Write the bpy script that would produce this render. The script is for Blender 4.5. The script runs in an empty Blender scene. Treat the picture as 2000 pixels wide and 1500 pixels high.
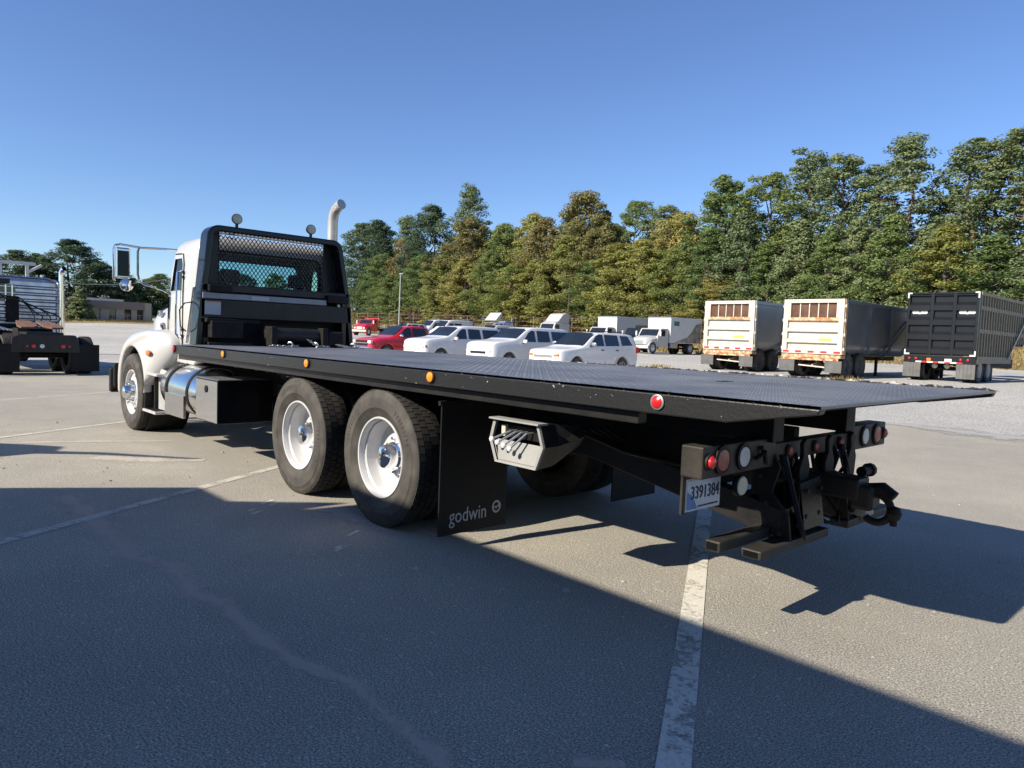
import bpy, bmesh, math, random
from mathutils import Vector, Matrix
R = math.radians
scene = bpy.context.scene
C = scene.collection
rnd = random.Random(7)

# ---------------------------------------------------------------- camera
cam_d = bpy.data.cameras.new('camera'); cam = bpy.data.objects.new('camera', cam_d); C.objects.link(cam)
cam_d.sensor_width = 36.0; cam_d.lens = 1388.2 / 2000 * 36; cam_d.clip_start = .05; cam_d.clip_end = 3000
_y, _p, _r = R(137.0768), R(-3.7447), R(2.1241)
_f = Vector((math.cos(_y) * math.cos(_p), math.sin(_y) * math.cos(_p), math.sin(_p)))
_rt = _f.cross(Vector((0, 0, 1))).normalized(); _up = _rt.cross(_f)
_r2 = _rt * math.cos(_r) + _up * math.sin(_r); _u2 = _up * math.cos(_r) - _rt * math.sin(_r)
_m = Matrix((_r2, _u2, -_f)).transposed().to_4x4(); _m.translation = Vector((10.509, -2.763, 1.437))
cam.matrix_world = _m
scene.camera = cam
# ---------------------------------------------------------------- sky, sun, exposure
SUN = Vector((-.25, -1.47, 1.0)).normalized()
EL = math.asin(SUN.z)
world = bpy.data.worlds.new('World'); scene.world = world; world.use_nodes = True
nt = world.node_tree; nt.nodes.clear()
sky = nt.nodes.new('ShaderNodeTexSky'); sky.sky_type = 'NISHITA'; sky.sun_disc = False
sky.sun_elevation = EL; sky.sun_rotation = math.atan2(SUN.x, SUN.y)
sky.altitude = 200; sky.air_density = 1.0; sky.dust_density = .05; sky.ozone_density = 6.0
bg = nt.nodes.new('ShaderNodeBackground'); bg.inputs['Strength'].default_value = .095
wo = nt.nodes.new('ShaderNodeOutputWorld')
hs = nt.nodes.new('ShaderNodeHueSaturation'); hs.inputs['Saturation'].default_value = 1.03; hs.inputs['Hue'].default_value = .508
nt.links.new(sky.outputs[0], hs.inputs['Color']); nt.links.new(hs.outputs[0], bg.inputs[0]); nt.links.new(bg.outputs[0], wo.inputs[0])
sun_d = bpy.data.lights.new('sun', 'SUN'); sun_d.energy = 5.0; sun_d.angle = R(.53); sun_d.color = (1.0, .91, .77)
sun = bpy.data.objects.new('sun', sun_d); C.objects.link(sun)
sun.rotation_euler = SUN.to_track_quat('Z', 'Y').to_euler(); sun.location = (0, -30, 30)
vs = scene.view_settings
vs.view_transform = 'Standard'; vs.look = 'None'; vs.exposure = .78; vs.gamma = 1.0; vs.use_curve_mapping = False

# ---------------------------------------------------------------- materials
MATS = {}
def M(name, col, rough=.5, metal=0., var=.12, scale=6., bump=0., bscale=60., col2=None, spec=.5, coat=0., thresh=None, detail=5):
    m = bpy.data.materials.new(name); m.use_nodes = True
    n = m.node_tree; b = n.nodes['Principled BSDF']
    tc = n.nodes.new('ShaderNodeTexCoord'); nz = n.nodes.new('ShaderNodeTexNoise')
    nz.inputs['Scale'].default_value = scale; nz.inputs['Detail'].default_value = detail
    n.links.new(tc.outputs['Object'], nz.inputs['Vector'])
    rp = n.nodes.new('ShaderNodeValToRGB')
    a = col2 if col2 else tuple(min(1, c * (1 + var)) for c in col)
    d = col if col2 else tuple(c * (1 - var) for c in col)
    lo, hi = thresh if thresh else (.3, .7)
    rp.color_ramp.elements[0].position = lo; rp.color_ramp.elements[1].position = hi
    rp.color_ramp.elements[0].color = (*d, 1); rp.color_ramp.elements[1].color = (*a, 1)
    n.links.new(nz.outputs['Fac'], rp.inputs['Fac']); n.links.new(rp.outputs['Color'], b.inputs['Base Color'])
    b.inputs['Roughness'].default_value = rough; b.inputs['Metallic'].default_value = metal
    b.inputs['Specular IOR Level'].default_value = spec
    b.inputs['Coat Weight'].default_value = coat; b.inputs['Coat Roughness'].default_value = .08
    if bump:
        n2 = n.nodes.new('ShaderNodeTexNoise'); n2.inputs['Scale'].default_value = bscale; n2.inputs['Detail'].default_value = 4
        n.links.new(tc.outputs['Object'], n2.inputs['Vector'])
        bp = n.nodes.new('ShaderNodeBump'); bp.inputs['Strength'].default_value = bump; bp.inputs['Distance'].default_value = .02
        n.links.new(n2.outputs['Fac'], bp.inputs['Height']); n.links.new(bp.outputs['Normal'], b.inputs['Normal'])
    MATS[name] = m
    return m
def noise(n, vec, scale, detail=4, rough=.6):
    z = n.nodes.new('ShaderNodeTexNoise'); z.inputs['Scale'].default_value = scale
    z.inputs['Detail'].default_value = detail; z.inputs['Roughness'].default_value = rough
    n.links.new(vec, z.inputs['Vector']); return z
def ramp(n, fac, stops):
    r = n.nodes.new('ShaderNodeValToRGB'); e = r.color_ramp.elements
    while len(e) < len(stops): e.new(.5)
    for i, (p, c) in enumerate(stops):
        e[i].position = p; e[i].color = (*c, 1) if len(c) == 3 else c
    n.links.new(fac, r.inputs['Fac']); return r
def mixc(n, fac, a, b, mode='MIX'):
    x = n.nodes.new('ShaderNodeMix'); x.data_type = 'RGBA'; x.blend_type = mode
    for s, v in ((0, fac), (6, a), (7, b)):
        if hasattr(v, 'is_output'): n.links.new(v, x.inputs[s])
        else: x.inputs[s].default_value = v
    return x.outputs[2]

def ground_mat(name, dark, mid, light, grain, big=.25, bumpd=.006, spec=.3, rough=.9):
    m = bpy.data.materials.new(name); m.use_nodes = True; n = m.node_tree; b = n.nodes['Principled BSDF']
    tc = n.nodes.new('ShaderNodeTexCoord'); v = tc.outputs['Object']
    g1 = noise(n, v, grain, 3, .7); g2 = noise(n, v, grain * .31, 4, .6); g3 = noise(n, v, big, 6, .6); g4 = noise(n, v, big * 7, 5, .65)
    vo = n.nodes.new('ShaderNodeTexVoronoi'); vo.inputs['Scale'].default_value = grain * .8; n.links.new(v, vo.inputs['Vector'])
    c1 = ramp(n, g1.outputs['Fac'], [(.36, dark), (.5, mid), (.64, light)])
    sp = ramp(n, vo.outputs['Color'], [(.84, (0, 0, 0)), (.98, (.6, .6, .6))])
    c2 = mixc(n, sp.outputs['Color'], c1.outputs['Color'], (*[min(.8, x * 1.35) for x in light], 1))
    lo = ramp(n, g3.outputs['Fac'], [(.3, (.84, .84, .85)), (.7, (1.12, 1.11, 1.08))])
    l2 = ramp(n, g4.outputs['Fac'], [(.25, (.9, .9, .9)), (.75, (1.09, 1.08, 1.06))])
    c3 = mixc(n, 1.0, c2, lo.outputs['Color'], 'MULTIPLY'); c4 = mixc(n, 1.0, c3, l2.outputs['Color'], 'MULTIPLY')
    n.links.new(c4, b.inputs['Base Color']); b.inputs['Roughness'].default_value = rough; b.inputs['Specular IOR Level'].default_value = spec
    ad = n.nodes.new('ShaderNodeMath'); ad.operation = 'ADD'; n.links.new(g1.outputs['Fac'], ad.inputs[0]); n.links.new(g2.outputs['Fac'], ad.inputs[1])
    bp = n.nodes.new('ShaderNodeBump'); bp.inputs['Strength'].default_value = .8; bp.inputs['Distance'].default_value = bumpd
    n.links.new(ad.outputs[0], bp.inputs['Height']); n.links.new(bp.outputs['Normal'], b.inputs['Normal'])
    MATS[name] = m; return m
ground_mat('asphalt', (.115, .108, .094), (.305, .287, .245), (.56, .53, .46), 118, .25, .007)
ground_mat('gravel', (.17, .166, .155), (.38, .372, .35), (.62, .61, .57), 26, .12, .015)
ground_mat('grass_soil', (.10, .085, .04), (.23, .18, .085), (.34, .27, .13), 3.0, .2, .05)

def decal(name, col, lo, hi, scale, col2=None, fade=True, amax=1.0):
    """thin paint or dirt on the asphalt: worn through where the noise is low, fading towards the strip's sides (uv.y)"""
    m = bpy.data.materials.new(name); m.use_nodes = True; n = m.node_tree; b = n.nodes['Principled BSDF']
    tc = n.nodes.new('ShaderNodeTexCoord'); v = tc.outputs['Object']
    a = noise(n, v, scale, 8, .75); w = noise(n, v, scale * .13, 4, .6)
    ad = n.nodes.new('ShaderNodeMath'); ad.operation = 'ADD'; n.links.new(a.outputs['Fac'], ad.inputs[0]); n.links.new(w.outputs['Fac'], ad.inputs[1])
    al = ramp(n, ad.outputs[0], [(lo, (0, 0, 0)), (hi, (amax, amax, amax))])
    out = al.outputs['Color']
    if fade:
        uv = n.nodes.new('ShaderNodeUVMap'); sx = n.nodes.new('ShaderNodeSeparateXYZ'); n.links.new(uv.outputs[0], sx.inputs[0])
        fr = ramp(n, sx.outputs['Y'], [(0, (0, 0, 0)), (.5, (1, 1, 1)), (1, (0, 0, 0))])
        fx = ramp(n, sx.outputs['X'], [(0, (0, 0, 0)), (.06, (1, 1, 1)), (.94, (1, 1, 1)), (1, (0, 0, 0))])
        fm = mixc(n, 1.0, fr.outputs['Color'], fx.outputs['Color'], 'MULTIPLY')
        m1 = n.nodes.new('ShaderNodeMath'); m1.operation = 'MULTIPLY_ADD'; m1.inputs[1].default_value = .75; m1.inputs[2].default_value = -.62; n.links.new(fm, m1.inputs[0])
        m2 = n.nodes.new('ShaderNodeMath'); m2.operation = 'ADD'; n.links.new(m1.outputs[0], m2.inputs[0]); n.links.new(ad.outputs[0], m2.inputs[1])
        out = ramp(n, m2.outputs[0], [(lo, (0, 0, 0)), (hi, (amax, amax, amax))]).outputs['Color']
    cc = ramp(n, noise(n, v, scale * 3, 4).outputs['Fac'], [(.3, col), (.7, col2 or tuple(c * 1.2 for c in col))])
    n.links.new(cc.outputs['Color'], b.inputs['Base Color']); b.inputs['Roughness'].default_value = .9; b.inputs['Specular IOR Level'].default_value = .2
    n.links.new(out, b.inputs['Alpha'])
    MATS[name] = m
decal('line_paint', (.50, .475, .41), .80, 1.04, 26, (.66, .63, .55), fade=False)
decal('line_thin', (.46, .43, .37), .74, 1.02, 22, (.60, .57, .50), fade=False, amax=.9)
decal('dirt', (.56, .45, .37), .66, 1.45, 38, (.66, .55, .46), amax=.55)
decal('gravel_spill', (.27, .262, .245), .72, 1.25, 16, (.40, .39, .365))
decal('light_patch', (.46, .42, .35), .70, 1.3, 14, (.54, .50, .42), amax=.75)
decal('oil', (.05, .05, .05), .75, 1.1, 60, (.07, .07, .07))

M('car_white', (.66, .66, .65), .22, 0, .03, 2, coat=.5)
M('bright_alum', (.55, .55, .54), .3, .35, .15, 6, bump=.1, bscale=14)
M('bounce_black', (.018, .017, .015), .5, 0, .3, 8, col2=(.040, .036, .030), spec=.25, bump=.1)  # black paint lightened to hold the bounce light off the sunlit ground
M('white_paint', (.45, .445, .43), .25, 0, .03, 2, coat=.5)
M('white_wheel', (.50, .50, .505), .35, 0, .06, 9)
M('white_box', (.55, .55, .54), .45, 0, .05, 1.2)
M('offwhite', (.46, .46, .45), .4, 0, .05, 2)
M('black_paint', (.012, .012, .013), .32, 0, .4, 7, bump=.12, bscale=90, col2=(.024, .022, .020), spec=.3)
M('black_gloss', (.006, .007, .010), .10, 0, .2, 3, spec=.35)
M('frame_black', (.006, .006, .006), .6, 0, .4, 9, col2=(.020, .018, .015), spec=.2)
M('worn_black', (.014, .014, .014), .38, 0, .3, 26, col2=(.55, .54, .52), thresh=(.69, .74), bump=.1)
M('deck_steel', (.075, .083, .100), .34, .0, .3, 1.6, col2=(.150, .158, .175), spec=.9, bump=.15, bscale=40)
M('deck_worn', (.05, .05, .055), .4, .3, .3, 11, col2=(.62, .60, .57), thresh=(.50, .58), bump=.2)
M('rubber', (.038, .036, .033), .8, 0, .2, 7, col2=(.085, .078, .068), bump=.15, bscale=120, spec=.3)
M('tread', (.022, .021, .020), .85, 0, .2, 9, col2=(.05, .046, .04), spec=.25)
M('flap', (.010, .010, .010), .6, 0, .2, 5, bump=.15, bscale=30, spec=.2)
M('flap_grey', (.10, .098, .095), .7, 0, .2, 4, bump=.2, bscale=8)
M('chrome', (.78, .79, .80), .05, 1.0, .03, 3)
M('polished', (.70, .70, .69), .16, 1.0, .08, 5, bump=.05, bscale=8)
M('alum', (.42, .43, .45), .35, .8, .08, 6)
M('stack', (.52, .49, .43), .32, .55, .1, 4)
M('alum_dark', (.20, .21, .235), .4, .4, .1, 6)
M('grey_panel', (.27, .27, .255), .5, 0, .08, 9)
M('glass_dark', (.012, .016, .02), .04, 0, .2, 2, spec=.8)
M('mirror_black', (.006, .010, .010), .08, 0, .2, 2, spec=.25)
M('interior', (.025, .026, .028), .7, 0, .2, 9)
M('seat', (.06, .055, .05), .8, 0, .2, 9)
M('amber', (.85, .26, .02), .25, 0, .08, 30, spec=.6)
M('orange_lens', (.62, .16, .02), .3, 0, .1, 30)
M('red_lens', (.55, .015, .02), .22, 0, .1, 40, spec=.7)
M('red_dim', (.30, .06, .05), .35, 0, .1, 40)
M('clear_lens', (.62, .64, .64), .18, 0, .1, 60, bump=.4, bscale=160)
M('cream_lens', (.50, .48, .36), .4, 0, .08, 30)
M('knob', (.8, .8, .78), .3, 0, .05, 9)
M('red_paint', (.50, .015, .03), .22, 0, .08, 2, coat=.6)
M('plate_white', (.55, .58, .62), .5, 0, .08, 12)
M('plate_blue', (.10, .20, .42), .5, 0, .2, 12)
M('ink', (.015, .02, .05), .6, 0, .1, 12)
M('sign_grey', (.42, .42, .43), .5, 0, .06, 20)
M('sign_orange', (.55, .28, .12), .5, 0, .1, 20)
M('letter_grey', (.34, .35, .37), .5, 0, .08, 20)
M('letter_dark', (.004, .004, .004), .3, 0, .1, 20)
M('cream', (.42, .385, .31), .6, 0, .1, 5, col2=(.52, .485, .41), thresh=(.3, .6))
M('rust_cream', (.36, .17, .06), .8, 0, .1, 7, col2=(.50, .40, .26), thresh=(.42, .6))
M('rust', (.10, .05, .032), .8, 0, .3, 9, col2=(.19, .10, .065), bump=.3, bscale=40)
M('rust_dirt', (.065, .032, .02), .95, 0, .3, 3, col2=(.13, .068, .043), bump=.6, bscale=6)
M('trailer_grey', (.27, .275, .27), .38, .3, .12, 1.0, col2=(.34, .34, .33))
M('trailer_dark', (.115, .125, .14), .22, .3, .12, 1.0, col2=(.17, .18, .19))
M('trailer_black', (.009, .010, .012), .3, 0, .2, 2, spec=.3)
M('rib_tan', (.17, .15, .105), .6, 0, .25, 3, col2=(.25, .195, .125))
M('yellow', (.70, .55, .06), .5, 0, .1, 9)
M('tape_red', (.5, .02, .02), .4, 0, .1, 20)
M('tape_white', (.6, .6, .6), .4, 0, .1, 20)
M('building_wall', (.40, .37, .31), .9, 0, .08, .6)
M('building_fascia', (.24, .205, .175), .9, 0, .06, .6)
M('wood_pole', (.17, .15, .12), .9, 0, .2, 4)
M('galv', (.34, .34, .33), .5, .5, .1, 4)
M('bark', (.11, .085, .065), .95, 0, .3, 3, bump=.5, bscale=8)
M('pine_bark', (.16, .105, .07), .95, 0, .3, 3, bump=.5, bscale=8)
M('pebble', (.20, .19, .17), .9, 0, .4, 40, col2=(.36, .34, .3))
M('mural', (.10, .085, .06), .6, 0, .3, 2.2, col2=(.34, .30, .25))
M('logo_green', (.03, .16, .15), .5, 0, .1, 9)
M('sleeper_metal', (.42, .44, .50), .22, .85, .2, 4, bump=.08, bscale=5)

def glass(name, tint, gloss=.06):
    m = bpy.data.materials.new(name); m.use_nodes = True; n = m.node_tree; n.nodes.remove(n.nodes['Principled BSDF'])
    o = n.nodes['Material Output']; t = n.nodes.new('ShaderNodeBsdfTransparent'); t.inputs[0].default_value = (*tint, 1)
    g = n.nodes.new('ShaderNodeBsdfGlossy'); g.inputs['Roughness'].default_value = .02
    f = n.nodes.new('ShaderNodeFresnel'); f.inputs['IOR'].default_value = 1.5
    mx = n.nodes.new('ShaderNodeMixShader'); n.links.new(f.outputs[0], mx.inputs[0]); n.links.new(t.outputs[0], mx.inputs[1]); n.links.new(g.outputs[0], mx.inputs[2])
    n.links.new(mx.outputs[0], o.inputs['Surface']); MATS[name] = m
glass('glass', (.55, .78, .80)); glass('glass_tint', (.30, .38, .38))

def leaf_mat(name, stops, trans=.45):
    """foliage: hue from each tree's own random number and from clump to clump noise, with some light through the leaf"""
    m = bpy.data.materials.new(name); m.use_nodes = True; n = m.node_tree; b = n.nodes['Principled BSDF']
    tc = n.nodes.new('ShaderNodeTexCoord'); oi = n.nodes.new('ShaderNodeObjectInfo')
    z = noise(n, tc.outputs['Object'], .55, 3, .6); z2 = noise(n, tc.outputs['Object'], 4.0, 2, .6)
    a = n.nodes.new('ShaderNodeMath'); a.operation = 'MULTIPLY_ADD'; a.inputs[1].default_value = .55; n.links.new(z.outputs['Fac'], a.inputs[0])
    k = n.nodes.new('ShaderNodeMath'); k.operation = 'MULTIPLY_ADD'; k.inputs[1].default_value = .34; k.inputs[2].default_value = .06
    n.links.new(oi.outputs['Random'], k.inputs[0]); n.links.new(k.outputs[0], a.inputs[2])
    c = ramp(n, a.outputs[0], stops)
    v = ramp(n, z2.outputs['Fac'], [(.3, (.7, .7, .7)), (.7, (1.3, 1.3, 1.2))])
    cc = mixc(n, 1.0, c.outputs['Color'], v.outputs['Color'], 'MULTIPLY')
    n.links.new(cc, b.inputs['Base Color']); b.inputs['Roughness'].default_value = .6; b.inputs['Specular IOR Level'].default_value = .3
    t = n.nodes.new('ShaderNodeBsdfTranslucent'); n.links.new(cc, t.inputs['Color'])
    mx = n.nodes.new('ShaderNodeMixShader'); mx.inputs[0].default_value = trans
    n.links.new(b.outputs[0], mx.inputs[1]); n.links.new(t.outputs[0], mx.inputs[2]); n.links.new(mx.outputs[0], n.nodes['Material Output'].inputs['Surface'])
    MATS[name] = m
leaf_mat('leaf_mixed', [(.08, (0.148, 0.197, 0.071)), (.35, (0.235, 0.270, 0.086)), (.6, (0.333, 0.327, 0.106)), (.85, (0.453, 0.346, 0.153))])
leaf_mat('leaf_green', [(.1, (0.109, 0.169, 0.071)), (.5, (0.173, 0.234, 0.086)), (.9, (0.276, 0.309, 0.106))])
leaf_mat('leaf_dark', [(.1, (0.067, 0.109, 0.071)), (.5, (0.102, 0.150, 0.086)), (.9, (0.157, 0.197, 0.098))])
leaf_mat('leaf_orange', [(.1, (.17, .19, .075)), (.45, (.24, .215, .090)), (.9, (.33, .225, .105))])
leaf_mat('leaf_yellow', [(.1, (.19, .225, .070)), (.5, (.27, .275, .080)), (.9, (.34, .31, .095))])
leaf_mat('leaf_pine', [(.1, (0.099, 0.146, 0.081)), (.5, (0.157, 0.203, 0.098)), (.9, (0.235, 0.262, 0.123))], .25)
leaf_mat('leaf_brown', [(.1, (.16, .135, .06)), (.5, (.24, .175, .09)), (.9, (.30, .22, .12))])
leaf_mat('leaf_grass', [(.1, (.13, .12, .035)), (.4, (.27, .20, .085)), (.9, (.36, .27, .13))], .4)

# ---------------------------------------------------------------- mesh builder
class MB:
    def __init__(s): s.v = []; s.f = []; s.m = []; s.s = []; s.uv = None
    def add(s, vs, fs, mat=0, smooth=False):
        o = len(s.v); s.v.extend([tuple(v) for v in vs])
        for f in fs: s.f.append(tuple(i + o for i in f)); s.m.append(mat); s.s.append(smooth)
        return s
    def box(s, x0, x1, y0, y1, z0, z1, mat=0, rot=None, piv=None):
        v = [Vector((x, y, z)) for x in (x0, x1) for y in (y0, y1) for z in (z0, z1)]
        if rot is not None:
            c = Vector(piv) if piv else Vector(((x0 + x1) / 2, (y0 + y1) / 2, (z0 + z1) / 2)); v = [c + rot @ (p - c) for p in v]
        return s.add(v, [(0, 1, 3, 2), (4, 6, 7, 5), (0, 4, 5, 1), (2, 3, 7, 6), (0, 2, 6, 4), (1, 5, 7, 3)], mat)
    def bar(s, a, b, w, h=None, mat=0, up=(0, 0, 1)):
        a = Vector(a); b = Vector(b); d = (b - a).normalized(); u = Vector(up)
        if abs(d.dot(u)) > .98: u = Vector((1, 0, 0))
        r = d.cross(u).normalized() * w / 2; t = r.cross(d).normalized() * (h or w) / 2
        v = [p + i * r + j * t for p in (a, b) for i, j in ((-1, -1), (1, -1), (1, 1), (-1, 1))]
        return s.add(v, [(3, 2, 1, 0), (4, 5, 6, 7), (0, 1, 5, 4), (1, 2, 6, 5), (2, 3, 7, 6), (3, 0, 4, 7)], mat)
    def prism(s, pts, ax, a, b, mat=0, smooth=False):
        n = len(pts)
        def P(p, h): return {0: (h, p[0], p[1]), 1: (p[0], h, p[1]), 2: (p[0], p[1], h)}[ax]
        v = [P(p, a) for p in pts] + [P(p, b) for p in pts]
        f = [tuple(range(n))[::-1], tuple(range(n, 2 * n))]
        s.add(v, f, mat); o = len(s.v) - 2 * n
        for i in range(n):
            j = (i + 1) % n; s.f.append((o + i, o + j, o + n + j, o + n + i)); s.m.append(mat); s.s.append(smooth)
        return s
    def loft(s, rings, mat=0, smooth=True, closed=True, caps=False):
        n = len(rings[0]); v = [p for r in rings for p in r]; f = []
        for k in range(len(rings) - 1):
            for i in range(n if closed else n - 1):
                j = (i + 1) % n; f.append((k * n + i, k * n + j, (k + 1) * n + j, (k + 1) * n + i))
        s.add(v, f, mat, smooth)
        if caps: s.add(rings[0], [tuple(range(n))[::-1]], mat); s.add(rings[-1], [tuple(range(n))], mat)
        return s
    def tube(s, path, r, n=8, mat=0, caps=True, smooth=True):
        P = [Vector(p) for p in path]; rr = r if isinstance(r, (list, tuple)) else [r] * len(P); rings = []; pu = None
        for i, p in enumerate(P):
            d = (P[min(i + 1, len(P) - 1)] - P[max(i - 1, 0)]).normalized()
            u = pu if pu is not None else (Vector((0, 0, 1)) if abs(d.z) < .9 else Vector((1, 0, 0)))
            u = (u - d * u.dot(d)).normalized(); w = d.cross(u); pu = u
            rings.append([p + rr[i] * (math.cos(t) * u + math.sin(t) * w) for t in [2 * math.pi * k / n for k in range(n)]])
        return s.loft(rings, mat, smooth, True, caps)
    def lathe(s, prof, c=(0, 0, 0), ax=1, n=32, mat=0, smooth=True):
        c = Vector(c); rings = []
        for r, h in prof:
            ring = []
            for k in range(n):
                t = 2 * math.pi * k / n; a, b = r * math.cos(t), r * math.sin(t)
                ring.append(c + Vector({0: (h, a, b), 1: (b, h, a), 2: (a, b, h)}[ax]))
            rings.append(ring)
        return s.loft(rings, mat, smooth)
    def disc(s, c, r, ax=1, n=20, mat=0, flip=False, sq=1.0):
        c = Vector(c); ring = []
        for k in range(n):
            t = 2 * math.pi * k / n; a, b = r * math.cos(t), r * sq * math.sin(t)
            ring.append(c + Vector({0: (0, a, b), 1: (b, 0, a), 2: (a, b, 0)}[ax]))
        return s.add(ring, [tuple(range(n))[::-1] if flip else tuple(range(n))], mat)
    def mesh(s, name, mats, ang=35):
        me = bpy.data.meshes.new(name); me.from_pydata(s.v, [], s.f)
        for k in (mats if isinstance(mats, (list, tuple)) else [mats]): me.materials.append(MATS[k])
        me.polygons.foreach_set('material_index', s.m); me.polygons.foreach_set('use_smooth', s.s)
        if any(s.s): me.set_sharp_from_angle(angle=R(ang))
        if s.uv:
            ul = me.uv_layers.new(name='UVMap')
            for p in me.polygons:
                for li in p.loop_indices: ul.data[li].uv = s.uv[me.loops[li].vertex_index]
        me.update(); return me
    def build(s, name, mats, parent=None, loc=(0, 0, 0), rot=(0, 0, 0), bevel=0, seg=2, ang=35):
        return O(name, s.mesh(name, mats, ang), parent, loc, rot, bevel, seg)
def O(name, me, parent=None, loc=(0, 0, 0), rot=(0, 0, 0), bevel=0, seg=2):
    o = bpy.data.objects.new(name, me); C.objects.link(o); o.location = loc; o.rotation_euler = rot
    if parent is not None: o.parent = parent
    if bevel:
        b = o.modifiers.new('bevel', 'BEVEL'); b.width = bevel; b.segments = seg; b.limit_method = 'ANGLE'; b.angle_limit = R(40)
        b.harden_normals = False
    return o
def thing(name, label, cat, loc=(0, 0, 0), rotz=0, group=None, tilt=(0, 0)):
    o = bpy.data.objects.new(name, None); C.objects.link(o); o.location = loc; o.rotation_euler = (tilt[0], tilt[1], rotz)
    o.empty_display_size = .3
    return tag(o, label, cat, group)
def tag(o, label, cat, group=None):
    o['label'] = label; o['category'] = cat
    if group: o['group'] = group
    return o
def struct(o): o['kind'] = 'structure'; return o
def stuff(o): o['kind'] = 'stuff'; return o
def copy_tree(o, parent=None):
    c = o.copy(); C.objects.link(c); c.parent = parent
    for ch in list(o.children): copy_tree(ch, c)
    return c
def text(name, body, size, mat, parent, mw, ext=.002, sx=1.0, align='CENTER'):
    cu = bpy.data.curves.new(name, 'FONT'); cu.body = body; cu.size = size; cu.extrude = ext; cu.align_x = align; cu.align_y = 'CENTER'; cu.resolution_u = 3
    t = bpy.data.objects.new(name, cu); C.objects.link(t)
    dg = bpy.context.evaluated_depsgraph_get(); me = bpy.data.meshes.new_from_object(t.evaluated_get(dg)); bpy.data.objects.remove(t)
    me.materials.clear(); me.materials.append(MATS[mat])
    o = O(name, me, parent); o.matrix_local = mw @ Matrix.Diagonal((sx, 1, 1, 1)); return o
def frame_m(origin, xdir, ydir):
    x = Vector(xdir).normalized(); y = Vector(ydir).normalized(); z = x.cross(y)
    m = Matrix((x, y, z)).transposed().to_4x4(); m.translation = Vector(origin); return m
def cut(o, cutters):
    """cut openings out of a shell, keep the finished mesh"""
    for q in [o] + list(cutters):
        bm = bmesh.new(); bm.from_mesh(q.data); bmesh.ops.remove_doubles(bm, verts=bm.verts, dist=1e-5); bmesh.ops.recalc_face_normals(bm, faces=bm.faces); bm.to_mesh(q.data); bm.free()
    for c in cutters:
        md = o.modifiers.new('cut', 'BOOLEAN'); md.operation = 'DIFFERENCE'; md.solver = 'EXACT'; md.object = c
    dg = bpy.context.evaluated_depsgraph_get(); dg.update()
    me = bpy.data.meshes.new_from_object(o.evaluated_get(dg)); o.modifiers.clear(); o.data = me
    for c in cutters: bpy.data.objects.remove(c)
    return o
def rrect(x0, x1, y0, y1, r, n=4):
    p = []
    for cx, cy, a0 in ((x1 - r, y1 - r, 0), (x0 + r, y1 - r, 90), (x0 + r, y0 + r, 180), (x1 - r, y0 + r, 270)):
        for k in range(n + 1):
            t = R(a0 + 90 * k / n); p.append((cx + r * math.cos(t), cy + r * math.sin(t)))
    return p
def sstep(a, b, x): t = max(0., min(1., (x - a) / (b - a))); return t * t * (3 - 2 * t)
def lot_h(x, y):
    t = max(0., y - 19.5); return .36 * (1 - math.exp(-t / 5)) + .004 * max(0., y - 30) + .012 * max(0., -x - 25)
def bank_h(x, y): return sstep(57, 67, y) * 2.2 + .03 * max(0, y - 67)
def H(x, y): return lot_h(min(x, 60), y) if y < 57 else lot_h(min(x, 60), 57) + bank_h(x, y)
# ================================================================ the setting
def sheet(name, xs, ys, off, mat, fn=H):
    b = MB(); nx = len(xs)
    v = [(x, y, fn(x, y) + off) for y in ys for x in xs]
    f = [(j * nx + i, j * nx + i + 1, (j + 1) * nx + i + 1, (j + 1) * nx + i) for j in range(len(ys) - 1) for i in range(nx - 1)]
    b.add(v, f, 0, True); return struct(b.build(name, mat, ang=180))
def rng(a, b, n): return [a + (b - a) * i / n for i in range(n + 1)]
sheet('ground', rng(-900, -200, 7)[:-1] + rng(-200, 60, 52)[:-1] + rng(60, 700, 6), rng(-500, 10, 6)[:-1] + rng(10, 57, 24)[:-1] + rng(57, 70, 8)[:-1] + rng(70, 900, 8), -.006, 'gravel')
struct(MB().add([(-15.8, -80, 0), (90, -80, 0), (90, 12.3, 0), (7.7, 11.9, 0), (5.0, 12.6, 0), (-6, 12.3, 0), (-15.6, 12.6, 0)], [tuple(range(7))]).build('asphalt_lot', 'asphalt'))
sheet('grass_bank', rng(-200, 60, 65), [56.2, 57] + rng(58, 67, 6) + rng(70, 160, 6), .02, 'grass_soil', lambda x, y: H(x, y) + (.12 * math.sin(x * .9) + .08 * math.sin(x * 2.3 + 1) if y > 57 else -.03))
sheet('grass_strip', rng(-137, -112, 4), rng(-60, 60, 30), .03, 'grass_soil', lambda x, y: lot_h(x, y) + (.25 if x > -131 else .3) + (-.3 if x > -113 else 0))

def strip(name, path, w, mat, z=.004, kind=True):
    b = MB(); P = [Vector((p[0], p[1], 0)) for p in path]; ws = w if isinstance(w, list) else [w] * len(P); v = []; uv = []
    for i, p in enumerate(P):
        d = (P[min(i + 1, len(P) - 1)] - P[max(i - 1, 0)]).normalized(); nn = Vector((-d.y, d.x, 0)) * ws[i] / 2
        for k, s in enumerate((-1, 0, 1)): v.append((p.x + s * nn.x, p.y + s * nn.y, z)); uv.append((i / (len(P) - 1), k * .5))
    f = []
    for i in range(len(P) - 1):
        for k in (0, 1): f.append((i * 3 + k, i * 3 + 3 + k, i * 3 + 4 + k, i * 3 + 1 + k))
    b.add(v, f); b.uv = uv; return struct(b.build(name, mat))
LD = Vector((-.508, .861))
def pline(x, y, a, b, mat, w=.115):
    strip('parking_line', [(x + LD.x * t, y + LD.y * t) for t in rng(a, b, 8)], w, mat)
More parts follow.
